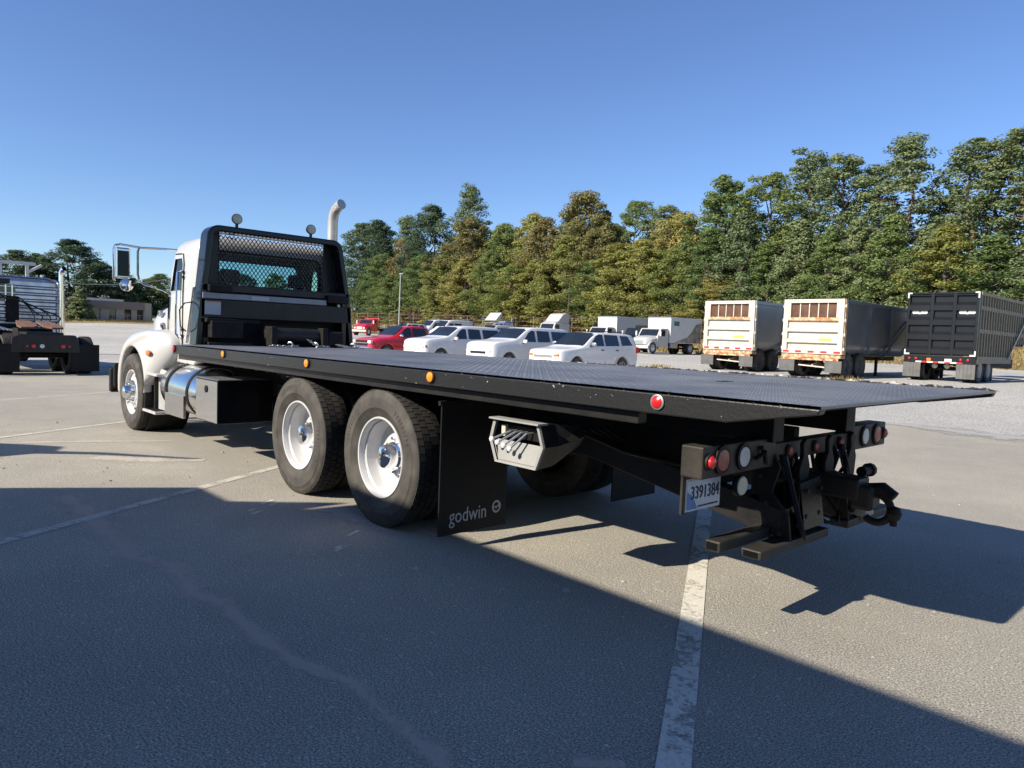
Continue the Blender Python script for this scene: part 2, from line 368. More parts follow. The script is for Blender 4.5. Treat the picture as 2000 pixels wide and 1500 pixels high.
pline(9.21, -.74, -4.5, 6.6, 'line_paint', .118); pline(5.01, -2.09, -3, 7, 'line_thin', .10)
pline(.09, -1.48, -4, 8, 'line_thin', .095); pline(-4.72, -.88, -5, 8, 'line_thin', .09)
pline(14.0, -.74, -4.5, 6.6, 'line_paint', .118)
pline(-9.4, -.4, -5, 8, 'line_thin', .09)
strip('dirt_stain', [(3.3, -1.52), (4.27, -1.48), (5.21, -1.50), (5.82, -1.52), (6.11, -1.37), (6.64, -1.44), (6.83, -1.37), (7.12, -1.39), (7.41, -1.40), (7.76, -1.37), (8.03, -1.28), (8.27, -1.31), (8.66, -1.33), (9.1, -1.42)], [.42, .44, .40, .34, .30, .28, .23, .22, .21, .19, .18, .18, .18, .2], 'dirt', .003)
strip('dirt_stain', [(8.98, -1.0), (9.05, -.92), (9.1, -.85)], [.12, .16, .1], 'dirt', .003)
strip('dirt_stain', [(5.0, -.1), (5.8, .1), (6.6, .35)], [.5, .7, .4], 'dirt', .0036)
strip('light_patch', [(2.0, -.95), (2.35, -.62), (2.6, -.3), (2.75, .05)], [.5, .75, .7, .5], 'light_patch', .0032)
strip('light_patch', [(.6, -1.4), (.9, -.6), (1.3, .2)], [.25, .3, .2], 'light_patch', .0032)
for q in ((4.94, -.33, .16), (5.02, -.30, .10), (5.21, -.53, .14), (5.10, -.50, .08), (6.15, -.23, .15), (6.42, -.48, .15), (6.36, -.44, .07)):
    strip('paint_scuff', [(q[0], q[1]), (q[0] + LD.x * q[2] * .5, q[1] + LD.y * q[2] * .5), (q[0] + LD.x * q[2], q[1] + LD.y * q[2])], .03, 'line_paint', .0035)
strip('gravel_spill', [(-15.7 + k * 1.6, 12.3 + .25 * math.sin(k * 1.7) + .15 * math.sin(k * .6)) for k in range(48)], [2.0 + .9 * math.sin(k * 2.3) + .4 * math.sin(k * 5.1) for k in range(48)], 'gravel_spill', .006)
strip('gravel_spill', [(-15.6 + .3 * math.sin(k * 1.9), -14 + k * 1.6) for k in range(17)], [2.2 + .8 * math.sin(k * 2.9) for k in range(17)], 'gravel_spill', .006)
# chips and pebbles lying on the asphalt
b = MB()
for k in range(420):
    x = rnd.uniform(-4, 11.5); y = rnd.uniform(-2.6, 6); s = rnd.choice((.004, .006, .008, .012)) * rnd.uniform(.6, 1.3)
    if rnd.random() < .08: s *= 1.9
    v = [(x + s * math.cos(t) * rnd.uniform(.7, 1.3), y + s * math.sin(t) * rnd.uniform(.7, 1.3), .002) for t in (0, 1.3, 2.6, 3.9, 5.1)] + [(x, y, .002 + s * .9)]
    b.add(v, [(0, 1, 5), (1, 2, 5), (2, 3, 5), (3, 4, 5), (4, 0, 5)])
o = stuff(b.build('loose_stones', 'pebble')); tag(o, 'small loose stones and chips scattered over the asphalt', 'stones')

# ---------------------------------------------------------------- trees
def leaf(b, c, n, s, r):
    u = n.orthogonal().normalized(); u = Matrix.Rotation(r.uniform(0, 6.28), 3, n) @ u; w = n.cross(u)
    a = s * r.uniform(.7, 1.25); e = a * r.uniform(.45, .75)
    o = len(b.v); b.v.extend([tuple(c - u * a), tuple(c - w * e + n * a * .15), tuple(c + u * a), tuple(c + w * e + n * a * .15)])
    b.f.append((o, o + 1, o + 2, o + 3)); b.m.append(0); b.s.append(False)
def rv(r):
    while True:
        v = Vector((r.uniform(-1, 1), r.uniform(-1, 1), r.uniform(-1, 1)))
        if .05 < v.length < 1: return v.normalized()
def clump(b, c, rad, n, s, r, flat=1.0):
    for _ in range(n):
        d = rv(r); rr = rad * r.uniform(.45, 1.0)
        p = c + Vector((d.x * rr, d.y * rr, d.z * rr * flat))
        leaf(b, p, (d + rv(r) * .75 + Vector((0, 0, .35))).normalized(), s, r)
def limb(b, a, e, r0, r1, r, k=4):
    pts = [Vector(a).lerp(Vector(e), i / k) + (Vector((r.uniform(-1, 1), r.uniform(-1, 1), 0)) * .12 * (a - e).length / 5 if 0 < i < k else Vector()) for i in range(k + 1)]
    b.tube(pts, [r0 + (r1 - r0) * i / k for i in range(k + 1)], 6, 0, False)
def broadleaf(seed, h=14, w=4.6, base=.15, n=140, per=165, s=.122, taper=.6, mat='leaf_mixed'):
    r = random.Random(seed); cr = MB(); tr = MB()
    limb(tr, Vector((0, 0, -.6)), Vector((r.uniform(-.4, .4), r.uniform(-.4, .4), h * .8)), .22, .05, r, 6)
    ph = r.uniform(0, 6); lob = [r.uniform(.72, 1.12) for _ in range(9)]
    for i in range(n):
        t = (i + .5) / n; z = h * (base + (1 - base) * t)
        prof = math.sin(math.pi * min(1, (t * .80 + .20))) ** .55 * (1 - taper * t * t) + .10
        ang = i * 2.399 + r.uniform(-.5, .5); lb_ = lob[int((ang + ph) / 6.283 * 9 + t * 3) % 9]
        rad = w * prof * lb_ * r.uniform(.15, 1.0) ** .6
        c = Vector((rad * math.cos(ang), rad * math.sin(ang), z + r.uniform(-.5, .5)))
        cs = r.uniform(.65, 1.35) * w / 4.6 * (1.1 - .45 * t)
        clump(cr, c, cs, int(per * r.uniform(.6, 1.25)), s * r.uniform(.85, 1.2), r, .8)
        if i % 6 == 0: limb(tr, Vector((0, 0, max(.5, z - 2.2))), c, .09, .02, r, 3)
    return cr.mesh('crown', mat), tr.mesh('trunk', 'bark')
def pine(seed, h=22, w=4.3, base=.45, n=70, per=165, s=.13, mat='leaf_pine'):
    r = random.Random(seed); cr = MB(); tr = MB()
    lean = Vector((r.uniform(-.7, .7), r.uniform(-.7, .7), h * .96))
    limb(tr, Vector((0, 0, -.6)), lean, .26, .06, r, 7)
    lob = [r.uniform(.55, 1.15) for _ in range(7)]
    for i in range(n):
        t = (i + .5) / n; z = h * (base + (1 - base) * t)
        ang = i * 2.399 + r.uniform(-.6, .6)
        rad = w * (1 - .55 * t ** 1.6) * (.55 + .45 * math.sin(math.pi * min(1, t + .25))) * r.uniform(.2, 1.0) ** .6 * lob[int(ang / 6.283 * 7 + t * 4) % 7]
        c = Vector((lean.x * z / h + rad * math.cos(ang), lean.y * z / h + rad * math.sin(ang), z + r.uniform(-.4, .4)))
        clump(cr, c, r.uniform(.55, 1.1), int(per * r.uniform(.5, 1.2)), s, r, .66)
        if i % 2: limb(tr, Vector((lean.x * z / h, lean.y * z / h, z - .5)), c, .07, .02, r, 3)
    return cr.mesh('crown', mat), tr.mesh('trunk', 'pine_bark')
VAR = {
    'mixed': [broadleaf(11, 15, 4.4), broadleaf(12, 14, 4.8, taper=.5), broadleaf(13, 16, 4.2, taper=.75)],
    'green': [broadleaf(21, 15, 4.6, mat='leaf_green'), broadleaf(22, 16, 4.2, mat='leaf_green', taper=.7)],
    'dark': [broadleaf(31, 18, 5.2, .06, 165, 160, .13, mat='leaf_dark'), broadleaf(32, 17, 4.8, .06, 155, 160, .13, mat='leaf_dark')],
    'orange': [broadleaf(41, 15, 4.6, mat='leaf_orange'), broadleaf(42, 14, 4.2, mat='leaf_orange', taper=.7)],
    'yellow': [broadleaf(51, 11, 3.0, .05, 115, 140, .112, .8, 'leaf_yellow')],
    'cone': [broadleaf(61, 13, 3.6, .04, 135, 150, .112, .95, 'leaf_green'), broadleaf(62, 13, 3.4, .04, 135, 150, .112, .95, 'leaf_pine')],
    'pine': [pine(71), pine(72, w=4.0, base=.5), pine(73, w=4.8, base=.38), pine(74, w=4.2, base=.42)],
    'tall': [broadleaf(81, 20, 4.6, .30, 112, 155, .122, .55, 'leaf_green'), broadleaf(82, 20, 4.2, .34, 108, 155, .122, .5, 'leaf_pine')],
    'bush': [broadleaf(91, 5, 2.6, .02, 50, 60, .15, .5, 'leaf_mixed'), broadleaf(92, 4.5, 2.8, .02, 50, 60, .15, .5, 'leaf_brown'), broadleaf(93, 4.5, 2.6, .02, 44, 50, .14, .5, 'leaf_brown')],
}
HGT = {'mixed': 15, 'green': 15.5, 'dark': 17.5, 'orange': 14.5, 'yellow': 11, 'cone': 13, 'pine': 22, 'tall': 20, 'bush': 5}
NAMES = {'mixed': 'broadleaf_tree', 'green': 'broadleaf_tree', 'dark': 'oak_tree', 'orange': 'autumn_tree', 'yellow': 'autumn_tree', 'cone': 'young_pine_tree', 'pine': 'pine_tree', 'tall': 'tall_tree', 'bush': 'roadside_bush'}
cnt = {}
def tree(kind, x, y, top, label, wf=1.0, group='trees in the wood beyond the bank', z=None):
    k = cnt.get(kind, 0); cnt[kind] = k + 1
    cm, tm = VAR[kind][k % len(VAR[kind])]; z0 = H(x, y) if z is None else z
    sc = (top - z0) / (HGT[kind] * 1.075); rz = (k * 2.1 + x) % 6.28
    t = thing(NAMES[kind], label, 'tree' if kind != 'bush' else 'bush', (x, y, z0), rz, group)
    w = wf * (.55 + .45 * sc) * (1.16 if kind != 'cone' else 1.0)
    t.scale = (w, w, sc)
    O('crown', cm, t); O('trunk', tm, t)
    return t
# front of the wood, from the truck's rack rightwards
BACK = 'one of the trees packed deep in the wood behind the front row'
for a in [
    ('dark', -121, 76, 24.5, 'dark green oak tree just right of the exhaust stack, leftmost of the wood', 1.5),
    ('dark', -112, 74, 25.0, 'broad dark oak tree second from the left in the wood', 1.35),
    ('pine', -109, 78, 26.0, 'thin pine crown rising right behind the broad leftmost oaks', 1.3),
    ('dark', -95, 74, 25.0, 'dark rounded oak tree left of the lone tall pine', 1.35),
    ('pine', -88, 78, 29.0, 'lone tall pine standing above the trees left of centre', 1.25),
    ('orange', -80, 71, 20.6, 'olive and orange rounded tree below the lone tall pine', 1.35),
    ('green', -74, 73, 20.5, 'green tree between the olive orange one and the tall brown-topped ones', 1.1),
    ('mixed', -67.5, 73, 21.0, 'yellow green tree with loose crown left of the brown-topped trees', 1.1),
    ('orange', -62.5, 70.5, 19.8, 'orange brown topped tree at the middle of the wood', 1.15),
    ('orange', -57.5, 73, 22.4, 'tallest orange brown tree at the middle of the wood', 1.3),
    ('orange', -52, 70.5, 19.2, 'orange leaved tree right of the tallest orange brown one', 1.1),
    ('tall', -50.5, 76, 21.8, 'tall thin green crown right of the orange brown trees', 1.2),
    ('tall', -45, 75, 20.4, 'second thin green crown right of the orange brown trees', 1.2),
    ('mixed', -41, 73, 19.4, 'olive green tree above the white box truck', 1.2),
    ('green', -35.2, 73, 21.4, 'full green tree rising left of the pines on the right', 1.3),
    ('tall', -31.5, 77, 23.0, 'dark green open crown beside the first of the right hand pines', 1.25),
    ('pine', -27.5, 78, 25.0, 'pine behind the pale dump trailers, left of the group of pines', 1.35),
    ('tall', -23, 76, 23.8, 'tall open tree with bare forked limbs behind the pale dump trailers', 1.3),
    ('pine', -20.5, 80, 23.0, 'shorter pine tucked behind the highest pine on the right', 1.1),
    ('pine', -16.9, 76, 24.8, 'highest lone pine on the right with sky on both sides', 1.3),
    ('pine', -11.5, 78, 23.6, 'pine above the black trailer right of the sky gap', 1.35),
    ('pine', -8.6, 77, 23.2, 'pine above the black trailer, second right of the sky gap', 1.25),
    ('pine', -5.8, 76, 23.6, 'pine at the right edge of the picture', 1.3),
    ('pine', -2.0, 75, 24.5, 'pine just beyond the right edge of the picture', 1.3),
    ('tall', -13.6, 82, 19.0, 'thin dark tree in the gap between the pines on the right', 1.0),
    ('green', -104, 70, 17.0, 'lower green tree behind the slim lamp post', 1.2),
    ('orange', -100, 72, 19.0, 'tree with golden tips between the dark oaks', .9),
    ('green', -97.5, 67.5, 12.0, 'small green tree standing right of the lamp post', 1.2),
    ('green', -89.5, 68.5, 15.6, 'green tree in front of the lone tall pine', 1.25),
    ('mixed', -83, 68, 14.0, 'low yellow green tree behind the white vans', 1.2),
    ('mixed', -76.5, 67.5, 14.0, 'low olive tree behind the pickup with the raised hood', 1.2),
    ('green', -71, 68, 14.5, 'mid green tree behind the raised hood', 1.1),
    ('mixed', -65.4, 67.5, 13.0, 'yellow green tree behind the roof fairing of the white tractor', 1.2),
    ('yellow', -60, 67, 12.6, 'bright yellow green tree at the middle of the wood', 1.7),
    ('mixed', -55.5, 67.5, 15.0, 'yellow green tree in front of the tallest orange brown one', 1.15),
    ('green', -50, 67.5, 12.5, 'shaded green tree left of the white box truck with the painted side', 1.1),
    ('yellow', -46.5, 67, 14.0, 'yellow green pointed tree above the dark truck', 1.5),
    ('mixed', -42.5, 67, 14.2, 'broad yellow green tree above the box truck with the painted side', 1.3),
    ('mixed', -37.8, 67.5, 13.6, 'yellow green tree right of the painted box truck', 1.15),
    ('cone', -34, 68, 15.0, 'tall leafy young pine left of the pale dump trailers', 1.35),
    ('cone', -29.8, 68, 16.2, 'tall young pine behind the smaller pale dump trailer', 1.45),
    ('cone', -26.6, 67.5, 12.8, 'shorter young pine between the two pale dump trailers', 1.35),
    ('cone', -23.4, 68, 15.0, 'pointed young pine above the larger pale dump trailer', 1.35),
    ('cone', -20.2, 67.5, 13.4, 'young pine above the dark side of the larger pale dump trailer', 1.35),
    ('cone', -17.6, 68, 14.6, 'young pine left of the black trailer', 1.3),
    ('cone', -14.6, 67.5, 14.6, 'young pine behind the left half of the black trailer', 1.35),
    ('cone', -12, 68.5, 12.8, 'young pine behind the right half of the black trailer', 1.3),
    ('yellow', -9.4, 66, 13.0, 'yellow leaved tree behind the black trailer', 1.35),
    ('cone', -6.2, 66.5, 11.8, 'leafy young pine above the ribbed side of the black trailer', 1.6),
    ('cone', -2.6, 66.5, 13.0, 'leafy young pine beyond the right edge', 1.5),
    ('mixed', -31.5, 66, 9.0, 'low light green tree left of the smaller pale dump trailer', 1.3),
]: tree(*a[:5], wf=a[5])
rb = random.Random(5)
for k in range(46):
    x = -128 + k * 2.95 + rb.uniform(-.8, .8); y = rb.uniform(80, 92)
    lim = 20.5 if x < -60 else 18
    if x > -30: lim = 14.5
    if -19 < x < -11: lim = 12
    tree(rb.choice(['dark', 'green', 'mixed', 'green']), x, y, lim + rb.uniform(-2.5, .5), BACK, 1.25, 'trees deep in the wood')
for k in range(34):
    x = -124 + k * 3.75 + rb.uniform(-1, 1)
    tree('bush', x, rb.uniform(63.5, 66), H(x, 65) + rb.uniform(1.2, 2.9), 'leafy bush growing along the top of the grass bank', 1.25, 'bushes along the bank')
# the far wood on the left, behind the low building
for a in [('dark', -150, 29, 17.4, 'big dark oak tree behind the pointed evergreen and low building', 1.9), ('dark', -151, 33.5, 14.6, 'dark oak right behind the low building', 1.6),
          ('dark', -150, 20, 14.5, 'dark tree behind the white canopy frame', 1.4), ('dark', -154, 24, 15.2, 'dark tree left of the big oak behind the building', 1.3),
          ('dark', -152, 37.5, 13.0, 'dark tree behind the truck mirror', 1.3), ('green', -147, 38.5, 10.6, 'lighter green tree at the right end of the low building', 1.3),
          ('green', -150, 43, 11.6, 'green tree seen between mirror arm and hood', 1.3), ('dark', -155, 46, 13.2, 'dark tree behind the mirror arm close to the cab', 1.3),
          ('green', -148, 48, 12.0, 'green tree just left of the white cab', 1.3), ('dark', -150, 53, 15, 'dark tree hidden behind the white cab', 1.3),
          ('green', -149, 58, 13, 'green tree hidden behind the black rack, left one', 1.4), ('dark', -151, 63, 14.5, 'dark tree hidden behind the black rack, right one', 1.5), ('green', -146, 68, 14, 'green tree where the far wood meets the bank', 1.4),
          ('dark', -152, 13, 15, 'dark tree at the left edge of the picture', 1.4), ('orange', -142, 23, 9.5, 'small orange tinted tree above the sleeper cab roof', 1.2)]:
    tree(*a[:5], wf=a[5], group='trees behind the low building', z=lot_h(a[1], a[2]) + .3)
# pointed evergreen in front of the building
cm, tm = broadleaf(99, 4.9, 1.35, .02, 200, 110, .10, .95, 'leaf_pine')
t = thing('evergreen_shrub', 'pointed dense evergreen standing before the low beige building', 'shrub', (-122.5, 24.4, lot_h(-122, 24) + .2), 0)
t.scale = (1.55, 1.55, 1.02); O('crown', cm, t); O('trunk', tm, t)

# dry grass on the bank
b = MB(); rg = random.Random(3)
for k in range(15000):
    x = rg.uniform(-118, 12); y = 56.6 + 9.5 * rg.random() ** 1.2; z = H(x, y) - .08; h = rg.uniform(.25, .85); a = rg.uniform(0, 3.14); w = rg.uniform(.04, .10)
    dx, dy = w * math.cos(a), w * math.sin(a); lx, ly = rg.uniform(-.25, .25), rg.uniform(-.25, .25)
    b.add([(x - dx, y - dy, z), (x + dx, y + dy, z), (x + lx, y + ly, z + h)], [(0, 1, 2)])
for k in range(2500):
    x = rg.uniform(-13, 4); y = rg.gauss(25.2, .5); z = H(x, y) - .02
    if not (-2.6 < math.sin(x * 2.1) * 1.5 + math.sin(x * .9) < -1.5): continue
    h = rg.uniform(.06, .25); a = rg.uniform(0, 3.14); dx, dy = .03 * math.cos(a), .03 * math.sin(a)
    b.add([(x - dx, y - dy, z), (x + dx, y + dy, z), (x + rg.uniform(-.1, .1), y, z + h)], [(0, 1, 2)])
for k in range(2200):
    y = rg.uniform(8, 46); x = rg.uniform(-131, -114); z = lot_h(x, y) + .2; h = rg.uniform(.15, .4); w = .12
    b.add([(x, y - w, z), (x, y + w, z), (x, y + rg.uniform(-.2, .2), z + h)], [(0, 1, 2)])
o = stuff(b.build('dry_grass', 'leaf_grass')); tag(o, 'dry tan grass and weeds along the bank below the wood', 'grass')

# bare thin trunks and a wire fence at the top of the bank
f = thing('wire_fence', 'wire fence on thin posts along the bank in front of the wood', 'fence', (-60, 62.5, H(-60, 62.5)))
for k in range(38):
    x = -64 + k * 3.4; z = H(x - 60, 62.5) - H(-60, 62.5)
    MB().tube([(x, 0, z - .3), (x, 0, z + 2.1)], .035, 6).build('post', 'galv', f)
for hh in (.4, .95, 1.5, 2.05):
    MB().tube([(-64 + k * 3.4, 0, H(-124 + k * 3.4, 62.5) - H(-60, 62.5) + hh) for k in range(38)], .012, 4).build('wire', 'galv', f)
for k in range(40):
    x = rb.uniform(-120, 5); y = rb.uniform(64.5, 68); z = H(x, y); hh = rb.uniform(5, 8)
    o = MB().tube([(0, 0, -.3), (rb.uniform(-.2, .2), 0, hh * .5), (rb.uniform(-.5, .5), 0, hh)], [.07, .06, .02], 6).build('bare_sapling', 'bark', None, (x, y, z))
    tag(o, 'thin bare sapling trunk standing at the edge of the wood', 'sapling', 'thin bare trunks at the edge of the wood')
# lamp post, poles
t = thing('lamp_post', 'slim grey lamp post standing before the wood left of the white vans', 'lamp post', (-68.5, 50, H(-68.5, 50)))
MB().tube([(0, 0, 0), (.05, 0, 4), (.12, 0, 8.2)], [.11, .09, .07], 8).build('pole', 'galv', t)
MB().box(-.05, .75, -.15, .15, 8.15, 8.3).build('lamp_head', 'galv', t, bevel=.03)
for i, (x, y, hh) in enumerate(((-118, 40.3, 9.5), (-120, 37.6, 8.0))):
    t = thing('utility_pole', ['bare utility pole seen between mirror arm and hood', 'thin pole right of the low building'][i], 'pole', (x, y, lot_h(x, y)))
    MB().tube([(0, 0, 0), (0, 0, hh)], [.13, .09], 8).build('pole', 'wood_pole', t); MB().box(-.05, .05, -.35, .35, hh - .5, hh - .35).build('crossarm', 'galv', t)
def wire(name, a, e, sag, label):
    a = Vector(a); e = Vector(e); pts = [a.lerp(e, i / 12) - Vector((0, 0, sag * 4 * (i / 12) * (1 - i / 12))) for i in range(13)]
    tag(MB().tube([p - a for p in pts], .04, 5).build(name, 'galv', None, a), label, 'cable')
wire('overhead_cable', (-118, 8, 9.5), (-118, 40.3, 10.3), 2.6, 'sagging overhead cable strung above the low building')
# the low building
t = thing('low_building', 'long low beige building with a brown fascia behind the lot', 'building', (-126, 28, lot_h(-126, 28) + .25))
b = MB(); wins = [(-4.9, -3.9), (-1.0, .2), (1.5, 2.6), (3.9, 5.0), (5.9, 6.9)]; ys = [-7.5] + [v for w in wins for v in w] + [7.5]
for i in range(0, len(ys), 2): b.box(-9, 0, ys[i], ys[i + 1], -.6, 2.05)
for w in wins: b.box(-9, -.35, w[0], w[1], -.6, 2.05); b.box(-.35, 0, w[0], w[1], -.6, .25)
b.build('wall', 'building_wall', t)
MB().box(-9.5, .35, -7.6, 7.0, 2.05, 3.35).build('fascia', 'building_fascia', t); MB().box(-9.2, .2, 7.0, 8.2, -.6, 3.3).build('end_wall', 'building_wall', t)
MB().box(-9, -1, -3, 4, 3.35, 3.75).build('roof_unit', 'alum', t)
for w in wins:
    o = MB().box(-.34, -.28, w[0], w[1], .25, 2.05).build('window', 'glass_dark', t)
    MB().box(-.28, -.2, w[0], w[1], 1.08, 1.16).box(-.28, -.2, (w[0] + w[1]) / 2 - .04, (w[0] + w[1]) / 2 + .04, .25, 1.08).build('window_bar', 'building_wall', o)
t = thing('white_canopy_frame', 'thin white beam frame standing above the sleeper cab at the left edge', 'frame', (-26, 1.7, lot_h(-26, 0)))
MB().bar((0, -3.2, 3.8), (0, 1.35, 3.8), .09, .13).build('beam', 'offwhite', t); MB().bar((0, 1.1, 3.45), (-.2, 1.6, 3.78), .08, .1).build('beam', 'offwhite', t)
for y in (.1, 1.05): MB().bar((0, y, 0), (0, y, 3.73), .12, .12).build('post', 'offwhite', t)
# ================================================================ wheels (meshes shared by all trucks)
def tyre_mesh(r=.52, w=.28, blocks=60, lug=True):
    b = MB(); k = r / .52
    b.lathe([(.296 * k, .05), (.308 * k, .032), (.325 * k, .026), (.335 * k, .014), (.37 * k, .006), (.372 * k, .003), (.42 * k, 0), (.45 * k, .003), (.452 * k, .006), (.475 * k, .010), (.497 * k, .022), (.507 * k, .034), (.508 * k, .05),
             (.508 * k, w - .05), (.497 * k, w - .022), (.45 * k, w - .003), (.37 * k, w - .006), (.30 * k, w - .04)], n=56, mat=0)
    for a0, n_ in ((.35, 9), (2.5, 7), (4.6, 8)):
        for i in range(n_):
            a = a0 + i * .075; P = lambda r_, t_, y: (r_ * k * math.sin(t_), y, r_ * k * math.cos(t_))
            wv = .024 + .008 * ((i * 7) % 3); b.add([P(.408, a, -.0016), P(.408, a + wv, -.0016), P(.440, a + wv, -.0006), P(.440, a, -.0006)], [(0, 1, 2, 3)], 1)
            b.add([P(.418, a + .008, -.0021), P(.418, a + wv - .006, -.0021), P(.430, a + wv - .006, -.0017), P(.430, a + .008, -.0017)], [(0, 1, 2, 3)], 0)
    if lug:
        rows = 4; gap = .009; ww = (w - .056 - gap * (rows - 1)) / rows; ri, ro = .500 * k, .5185 * k
        for j in range(rows):
            y0 = .028 + j * (ww + gap); off = .5 * (j % 2)
            for i in range(blocks):
                a0 = 2 * math.pi * (i + off) / blocks; a1 = a0 + 2 * math.pi / blocks * .86
                P = lambda r_, a, y: (r_ * math.sin(a), y, r_ * math.cos(a))
                v = [P(ri, a0, y0), P(ri, a1, y0), P(ri, a1, y0 + ww), P(ri, a0, y0 + ww)]
                ro2 = ro - (.006 if j in (0, rows - 1) else 0)
                v += [P(ro2 if j == 0 else ro, a0, y0), P(ro2 if j == 0 else ro, a1, y0), P(ro2 if j == rows - 1 else ro, a1, y0 + ww), P(ro2 if j == rows - 1 else ro, a0, y0 + ww)]
                b.add(v, [(4, 7, 6, 5), (0, 4, 5, 1), (1, 5, 6, 2), (2, 6, 7, 3), (3, 7, 4, 0)], 1)
    else:
        b.lathe([(.508 * k, .05), (.52 * k, .055), (.52 * k, w - .055), (.508 * k, w - .05)], n=56, mat=1)
    return b.mesh('tyre', ['rubber', 'tread'], 50)
def ring_studs(b, n, rad, y0, y1, r, mat=0):
    for i in range(n):
        a = 2 * math.pi * i / n; c = Vector((rad * math.sin(a), 0, rad * math.cos(a)))
        b.lathe([(r, y1), (r, y0), (r * .6, y0 - .006), (0, y0 - .007)], c, 1, 8, mat)
def rear_wheel_mesh(mat='white_wheel'):
    b = MB()
    b.lathe([(.292, .055), (.304, .034), (.300, .026), (.290, .028), (.284, .045), (.280, .075), (.268, .085), (.264, .15), (.258, .178), (.245, .192), (.20, .198), (.165, .190), (.150, .196), (.09, .196)], n=48)
    for i in range(5):
        a = 2 * math.pi * i / 5 + .3; b.lathe([(.028, .1955), (.026, .2), (.0, .2)], (.213 * math.sin(a), 0, .213 * math.cos(a)), 1, 12, 1)
    return b.mesh('wheel', [mat, 'frame_black'])
def rear_hub_mesh():
    b = MB(); b.lathe([(.112, .196), (.108, .150), (.092, .135), (.090, .075), (.080, .058), (.05, .046), (0, .043)], n=28, mat=0)
    ring_studs(b, 10, .137, .172, .196, .013, 0); return b.mesh('hub_cap', ['chrome'])
def front_wheel_mesh(mat='white_wheel'):
    b = MB()
    b.lathe([(.292, .055), (.304, .034), (.300, .026), (.290, .028), (.284, .05), (.276, .078), (.262, .082), (.235, .066), (.19, .050), (.16, .045), (.10, .045)], n=48)
    for i in range(5):
        a = 2 * math.pi * i / 5 + .35; b.lathe([(.030, .062), (.027, .068), (0, .068)], (.222 * math.sin(a), -.008, .222 * math.cos(a)), 1, 12, 1)
    return b.mesh('wheel', [mat, 'frame_black'])
def front_hub_mesh():
    b = MB(); b.lathe([(.165, .045), (.163, .03), (.118, .022), (.095, .015), (.09, -.045), (.075, -.07), (.04, -.082), (0, -.084)], n=28, mat=0)
    ring_studs(b, 10, .142, -.018, .035, .0165, 0); return b.mesh('hub_cap', ['chrome'])
TY, TYS = tyre_mesh(), tyre_mesh(lug=False, w=.27)
RWI = rear_wheel_mesh('frame_black')  # inner duals coloured black to hold the deep shade under the deck
RW, RH, FW, FH = rear_wheel_mesh(), rear_hub_mesh(), front_wheel_mesh(), front_hub_mesh()
def put_wheel(par, x, y, z, side, kind, tm=None):
    """side -1: outer face looks to -y; +1: to +y; an inner dual is turned round"""
    w = O('wheel', {'r': RW, 'f': FW}[kind], par, (x, y, z), (0, 0, 0 if side < 0 else math.pi))
    w.rotation_euler.y = (x * 1.7) % 1.0
    O('tyre', tm or (TY if kind == 'r' else TYS), w); O('hub_cap', RH if kind == 'r' else FH, w); return w

# ================================================================ the flatbed truck in front
T = thing('flatbed_tow_truck', 'white cab tow truck with a long black flat steel deck filling the foreground', 'tow truck', (0, 0, .004))
W = 2.52; CY = W / 2
for x in (4.703, 6.023):
    put_wheel(T, x, .062, .508, -1, 'r'); put_wheel(T, x, .668, .508, 1, 'r').data = RWI
    put_wheel(T, x, W - .062, .508, 1, 'r'); put_wheel(T, x, W - .668, .508, -1, 'r').data = RWI
put_wheel(T, 0, -.035, .508, -1, 'f'); put_wheel(T, 0, W + .035, .508, 1, 'f')
# chassis
b = MB()
for y in (.83, 1.61): b.box(-.75, 8.45, y, y + .08, .66, .93)
for x in (-.4, 1.1, 2.6, 3.8, 5.35, 7.0, 8.2): b.box(x, x + .1, .91, 1.61, .70, .88)
b.build('chassis_frame', 'frame_black', T, bevel=.008)
for x in (4.703, 6.023):
    b = MB(); b.tube([(x, .35, .508), (x, W - .35, .508)], .075, 12); b.lathe([(.0, -.2), (.16, -.14), (.2, 0), (.16, .14), (0, .2)], (x, CY, .51), 0, 16); b.build('axle', 'frame_black', T)
    for q in (.9, 1.62): MB().bar((x - .55, q, .52), (x + .55, q, .52), .1, .09).build('spring', 'frame_black', T)
MB().tube([(0, .25, .45), (0, W - .25, .45)], .06, 10).build('axle', 'frame_black', T)
MB().tube([(2.9, 1.2, .62), (4.6, 1.25, .55)], .05, 8).build('drive_shaft', 'frame_black', T)
# deck
b = MB(); b.add([(1.66, 0, 1.208), (9.31, 0, 1.208), (9.31, W, 1.208), (1.66, W, 1.208)], [(0, 1, 2, 3)])
b.add([(1.66, .002, 1.196), (9.31, .002, 1.196), (9.31, W - .002, 1.196), (1.66, W - .002, 1.196)], [(3, 2, 1, 0)]); b.add([(9.31, .002, 1.196), (9.31, W - .002, 1.196), (9.31, W, 1.208), (9.31, 0, 1.208)], [(0, 1, 2, 3)])
deck = b.build('deck_plate', 'deck_steel', T)
b = MB(); nx, ny = 218, 72
for i in range(nx):
    for j in range(ny):
        x = 1.70 + (i + .5) * 7.58 / nx; y = .03 + (j + .5) * (W - .06) / ny; s = 1 if (i + j) % 2 else -1
        dx, dy = .0145 * .707, .0145 * .707 * s; ex, ey = -.0045 * .707 * s, .0045 * .707
        z = 1.2082
        b.add([(x - dx, y - dy, z), (x + ex, y + ey, z), (x + dx, y + dy, z), (x - ex, y - ey, z), (x, y, z + .0032)], [(0, 4, 1), (1, 4, 2), (2, 4, 3), (3, 4, 0)])
stuff(b.build('tread_pattern', 'deck_steel', deck))
